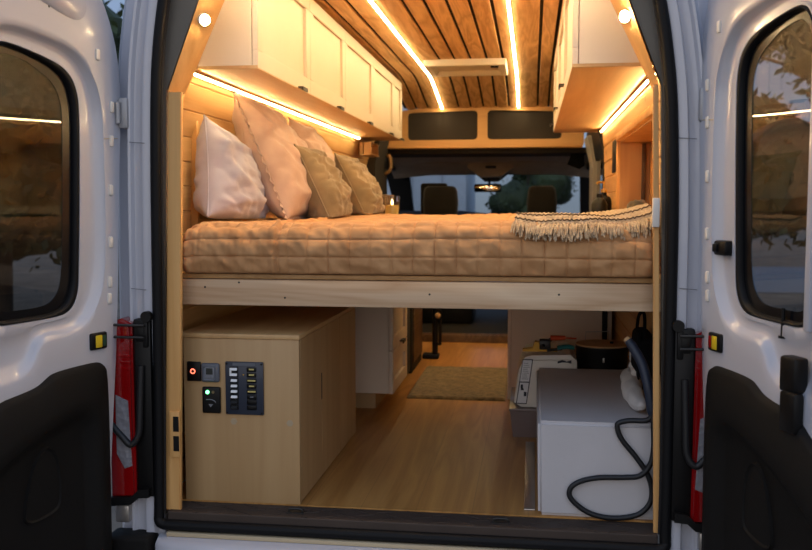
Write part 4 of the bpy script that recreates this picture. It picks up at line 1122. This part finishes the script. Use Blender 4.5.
b = BM(); P = smooth_path([(.875, 1.28, .99), (.868, 1.36, 1.02), (.868, 1.46, 1.035), (.872, 1.56, 1.01), (.88, 1.64, .995)], 6); n = len(P)
V = loft(b, [[p+Vector((.042*math.cos(a)*(1+.4*noise.noise(Vector((i*.3, a, 0)))), 0, max(.0, .5+.5*math.sin(a))*.05*(1+.5*noise.noise(Vector((i*.4, a*1.3, 4))))-.03)) for a in [2*math.pi*k/16 for k in range(16)]] for i, p in enumerate(P)]); b.faces.new(V[0]); b.faces.new(V[-1][::-1])
o = obj('folded_cloth', b, M['olivecloth'], angle=80); tag(o, 'crumpled olive green cloth on the bottom of the right wall niche', 'cloth')
t = thing('candle_glass', 'small glass with a lit candle on the worktop behind the olive pillows', 'candle', (-.385, 2.08, .92))
b = BM(); lathe(b, [(.036, .9205), (.040, .925), (.044, 1.085), (.041, 1.085), (.037, .93)], -.385, 2.08, 24); obj('glass', b, M['clear'], t)
b = BM(); lathe(b, [(.035, .932), (.038, 1.035), (.004, 1.038)], -.385, 2.08, 20); obj('wax', b, plain('wax', (230, 200, 120), .5), t)
b = BM(); lathe(b, [(.002, 1.039), (.006, 1.047), (.005, 1.056), (.001, 1.068)], -.385, 2.08, 12); obj('flame', b, M['candle'], t)
o = obj('wooden_box', box(BM(), -.56, -.435, 2.25, 2.50, .921, 1.095, bev=.006), M['brown']); tag(o, 'dark brown wooden box on the worktop behind the candle', 'box')
t = thing('wall_shelf', 'small open wooden shelf box on the left wall under the far cabinet end', 'shelf', (-.78, 3.7, 1.42))
b = BM()
for a in ((-.80, -.74, 3.44, 3.74, 1.468, 1.478), (-.80, -.745, 3.44, 3.45, 1.40, 1.4675), (-.80, -.745, 3.73, 3.74, 1.40, 1.4675), (-.80, -.74, 3.44, 3.74, 1.39, 1.3995)): box(b, *a, bev=.001, seg=1)
obj('shelf_box', b, M['niche'], t)
b = BM(); box(b, -.83, -.805, 3.44, 3.74, 1.39, 1.478); obj('back', b, M['niche'], t)
t = thing('spice_rack', 'long wooden rack on the left wall behind the pillows', 'rack', (-.80, 2.8, 1.1))
b = BM()
for a in ((-.86, -.74, 2.35, 3.2, 1.10, 1.115), (-.752, -.74, 2.35, 3.2, 1.1155, 1.20), (-.86, -.7525, 2.35, 2.362, 1.1155, 1.24), (-.86, -.7525, 3.188, 3.2, 1.1155, 1.24)): box(b, *a, bev=.001, seg=1)
obj('rack_tray', b, M['plyh'], t)

# ------------------------------------------------------------------ cab seats
def cab_seat(label, cx, hw, cover=False):
    s = thing('cab_seat', label, 'seat', (cx, 4.95, .05), 'cab seats')
    b = BM(); box(b, cx-.27, cx+.27, 4.62, 5.15, .046, .34, bev=.02); obj('seat_base', b, M['black'], s)
    b = BM(); box(b, cx-.26, cx+.26, 4.60, 5.22, .342, .50, bev=.05, seg=3); obj('seat_cushion', b, M['seat'], s)
    b = BM(); rings = []
    for z, w, y0, y1 in ((.48, .25, 4.58, 4.74), (.70, .265, 4.56, 4.72), (.85, .25, 4.56, 4.69), (.94, .20, 4.58, 4.66), (.955, .16, 4.60, 4.64)): rings.append([(cx-w, y0+.04, z), (cx-w+.04, y0, z), (cx+w-.04, y0, z), (cx+w, y0+.04, z), (cx+w, y1, z), (cx-w, y1, z)])
    V = loft(b, rings); b.faces.new(V[0]); b.faces.new(V[-1][::-1]); obj('backrest', b, M['seat'], s, angle=50)
    for x in (-.06, .06):
        b = BM(); tube(b, [(cx+x, 4.62, .97), (cx+x, 4.625, 1.03)], .007, 8); obj('headrest_post', b, M['alu'], s)
    b = BM(); rings = []
    for z, w, d in ((.955, .125, .03), (.97, hw, .045), (1.06, hw+.004, .055), (1.15, hw-.004, .055), (1.182, hw-.016, .048), (1.195, hw-.04, .03)):
        rings.append([(cx-w, 4.63-d*.5, z), (cx-w*.8, 4.63-d, z), (cx+w*.8, 4.63-d, z), (cx+w, 4.63-d*.5, z), (cx+w, 4.63+d*.6, z), (cx+w*.8, 4.63+d, z), (cx-w*.8, 4.63+d, z), (cx-w, 4.63+d*.6, z)])
    V = loft(b, rings); b.faces.new(V[0]); b.faces.new(V[-1][::-1]); obj('headrest', b, M['seat'], s, angle=60)
    if cover:
        b = BM(); box(b, cx-hw-.035, cx+hw-.09, 4.692, 4.74, .96, 1.222, bev=.022, seg=3); obj('shoulder_pad', b, M['seat'], s)
cab_seat('black cab seat with headrest on the left, with a second pad behind', -.375, .142, True)
cab_seat('black cab seat with headrest on the right, right of the mirror', .458, .118)

# ------------------------------------------------------------------ outdoors
b = BM(); box(b, -60, 60, -40, 80, -.80, -.72); o = obj('ground', b, M['ground']); o['kind'] = 'structure'
b = BM(); box(b, -3, 60, 16, 24, -.719, -.70); o = obj('road', b, M['road']); o['kind'] = 'structure'

def tree(label, x, y, h, r, leafm, seed, n=5200, trunk=.16, group=None, low=.15):
    rnd = random.Random(seed)
    t = thing('tree', label, 'tree', (x, y, -.72), group)
    b = BM(); tube(b, smooth_path([(x, y, -.72), (x+.1*rnd.uniform(-1, 1), y, h*.3), (x+.2*rnd.uniform(-1, 1), y, h*.8)], 4), [trunk*(1-.07*i) for i in range(9)], 10)
    for k in range(6):
        a = rnd.uniform(0, 6.28); z0 = h*rnd.uniform(.2, .6); ln = r*.8
        tube(b, [(x, y, z0), (x+math.cos(a)*ln*.5, y+math.sin(a)*ln*.5, z0+ln*.35), (x+math.cos(a)*ln, y+math.sin(a)*ln, z0+ln*.55)], [trunk*.35, trunk*.2, .02], 6)
    obj('trunk', b, M['bark'], t)
    b = BM(); blobs = [(x+r*rnd.uniform(-.6, .6), y+r*rnd.uniform(-.6, .6), h*rnd.uniform(low, .95), r*rnd.uniform(.3, .55)) for _ in range(18)]
    for bx, by, bz, br in blobs:       # dense inner foliage
        r_ = bmesh.ops.create_icosphere(b, subdivisions=3, radius=br*.82, matrix=Matrix.Translation((bx, by, bz)))
        for v in r_['verts']: v.co += (v.co-Vector((bx, by, bz)))*.35*noise.noise(v.co*2.2)
    for k in range(n):
        bx, by, bz, br = rnd.choice(blobs)
        v = Vector((rnd.gauss(0, 1), rnd.gauss(0, 1), rnd.gauss(0, 1))).normalized()*br*rnd.uniform(.6, 1.05)
        c = Vector((bx, by, bz))+v; s = rnd.uniform(.05, .11)
        a1 = Vector((rnd.gauss(0, 1), rnd.gauss(0, 1), rnd.gauss(0, 1))).normalized(); a2 = a1.orthogonal().normalized()
        b.faces.new([b.verts.new(c+a1*s), b.verts.new(c+a2*s*.5), b.verts.new(c-a1*s), b.verts.new(c-a2*s*.5)])
    obj('foliage', b, M[leafm], t, smooth=False, recalc=False)
g = 'trees around the van'
for i, (x, y, h, r, lm, lab) in enumerate([
        (-6.0, 7.2, 6, 2.0, 'leaf', 'dark leafy tree seen through the left door window, nearest the van'),
        (-9.6, 10.5, 7.5, 2.6, 'leaf2', 'olive leafy tree behind the left door window'),
        (-7.0, 17.5, 7, 2.2, 'leaf', 'dark tree farther off on the left beyond the door'),
        (-14.5, 13.5, 8, 2.8, 'leaf', 'tallest dark tree at the back of the left row'),
        (-12, 5.5, 7, 2.4, 'leaf', 'dark tree far left beyond the door window'),
        (4.9, 11.3, 6, 1.9, 'leaf', 'dark tree off to the right seen through the right door window'),
        (9.8, 13.5, 7, 2.6, 'leaf', 'tall dark tree behind the olive tree at right'),
        (8.8, 7.2, 6, 2.2, 'leaf2', 'olive tree far right beyond the right door window')]):
    tree(lab, x, y, h, r, lm, 20+i, group=g, n=7000)
for i, (x, y, h, r, lab) in enumerate([(.3, 28, 3.4, 1.6, 'dark bush across the road seen through the windscreen, left of the pair'), (4.6, 28, 4.2, 2.0, 'dark bush across the road seen through the windscreen, right of the pair')]):
    tree(lab, x, y, h, r, 'leaf', 60+i, n=2600, group='bushes across the road', low=.05)
bd = thing('building', 'pale bluish building wall beyond the windscreen on the left', 'building', (-6, 27, -.72))
b = BM(); box(b, -11, -1.8, 27, 32, -.72, 5.0, bev=.02); obj('wall', b, M['stucco'], bd)
for k in range(7):
    b = BM(); box(b, -8.6+k*1.0, -8.55+k*1.0, 26.96, 27.0, -.7, 5.0); obj('rib', b, M['carpaint'], bd)
def parked_car(label, cx, y):
    c = thing('car', label, 'car', (cx, y, -.70), 'parked cars')
    b = BM(); prism(b, chaikin([(cx-2.1, -.45), (cx-2.15, .0), (cx-1.2, .10), (cx-.6, .62), (cx+.9, .64), (cx+1.6, .15), (cx+2.1, .05), (cx+2.15, -.45)], 2), 'Y', y, y+1.7, bev=.05); obj('body', b, M['carpaint'], c)
    for xa, xb in ((-.75, .1), (.2, 1.15)):
        b = BM(); prism(b, [(cx+xa, .17), (cx+xa+.3*(xa < 0), .54), (cx+xb-.2*(xb > 1), .54), (cx+xb, .17)], 'Y', y-.01, y+.02); obj('window', b, M['carglass'], c)
    for x in (-1.35, 1.35):
        for yy in (y-.02, y+1.52):
            b = BM(); disc(b, (cx+x, yy, -.39), (0, 1, 0), .31, .2, 24); obj('wheel', b, M['tyre'], c)
parked_car('silver car parked across the road left of the mirror', -.9, 22.6)

# ------------------------------------------------------------------ light, sky and camera
w = bpy.data.worlds.new('sky'); sc.world = w; w.use_nodes = True; nt = w.node_tree
tc = nt.nodes.new('ShaderNodeTexCoord'); sp = nt.nodes.new('ShaderNodeSeparateXYZ'); nt.links.new(tc.outputs['Generated'], sp.inputs[0])
def ramp(stops):
    r = nt.nodes.new('ShaderNodeValToRGB'); e = r.color_ramp.elements
    e[0].position = stops[0][0]; e[0].color = stops[0][1]+(1,); e[1].position = stops[-1][0]; e[1].color = stops[-1][1]+(1,)
    for p, c in stops[1:-1]: q = e.new(p); q.color = c+(1,)
    nt.links.new(sp.outputs['Z'], r.inputs['Fac']); return r
# afterglow behind the van (towards -y), dusk blue ahead of it
glow = ramp([(0, (.50, .42, .36)), (.08, (.60, .51, .45)), (.30, (.46, .47, .52)), (.6, (.34, .43, .60)), (1, (.20, .29, .48))])
dusk = ramp([(0, (.13, .16, .20)), (.08, (.17, .22, .30)), (.30, (.15, .22, .36)), (.6, (.17, .26, .43)), (1, (.20, .29, .48))])
mr = nt.nodes.new('ShaderNodeMapRange'); mr.interpolation_type = 'SMOOTHSTEP'
mr.inputs['From Min'].default_value = .35; mr.inputs['From Max'].default_value = -.55; nt.links.new(sp.outputs['Y'], mr.inputs['Value'])
mx = nt.nodes.new('ShaderNodeMix'); mx.data_type = 'RGBA'
nt.links.new(mr.outputs['Result'], mx.inputs['Factor']); nt.links.new(dusk.outputs['Color'], mx.inputs['A']); nt.links.new(glow.outputs['Color'], mx.inputs['B'])
east = ramp([(0, (.62, .57, .52)), (.08, (.76, .71, .69)), (.30, (.60, .61, .66)), (.6, (.34, .43, .60)), (1, (.20, .29, .48))])
m2 = nt.nodes.new('ShaderNodeMapRange'); m2.interpolation_type = 'SMOOTHSTEP'
m2.inputs['From Min'].default_value = -.45; m2.inputs['From Max'].default_value = -.95; nt.links.new(sp.outputs['Y'], m2.inputs['Value'])
mx2 = nt.nodes.new('ShaderNodeMix'); mx2.data_type = 'RGBA'
nt.links.new(m2.outputs['Result'], mx2.inputs['Factor']); nt.links.new(mx.outputs['Result'], mx2.inputs['A']); nt.links.new(east.outputs['Color'], mx2.inputs['B'])
bg = nt.nodes['Background']; nt.links.new(mx2.outputs['Result'], bg.inputs['Color']); bg.inputs['Strength'].default_value = .86

cam = bpy.data.cameras.new('camera'); co = bpy.data.objects.new('camera', cam); COL.objects.link(co)
co.location = (.382, -2.845, 1.03); co.rotation_euler = (R(90-4.38), 0, R(7.97))
cam.sensor_fit = 'HORIZONTAL'; cam.sensor_width = 36; cam.lens = 900/812*36; cam.clip_start = .05; cam.clip_end = 300
cam.dof.use_dof = True; cam.dof.focus_distance = 3.1; cam.dof.aperture_fstop = 4.0
sc.camera = co
vs = sc.view_settings; vs.view_transform = 'Standard'; vs.look = 'None'; vs.gamma = 1; vs.use_curve_mapping = False; vs.exposure = .95
sc.cycles.use_denoising = True
sc.cycles.max_bounces = 10; sc.cycles.transmission_bounces = 8; sc.cycles.sample_clamp_indirect = 6
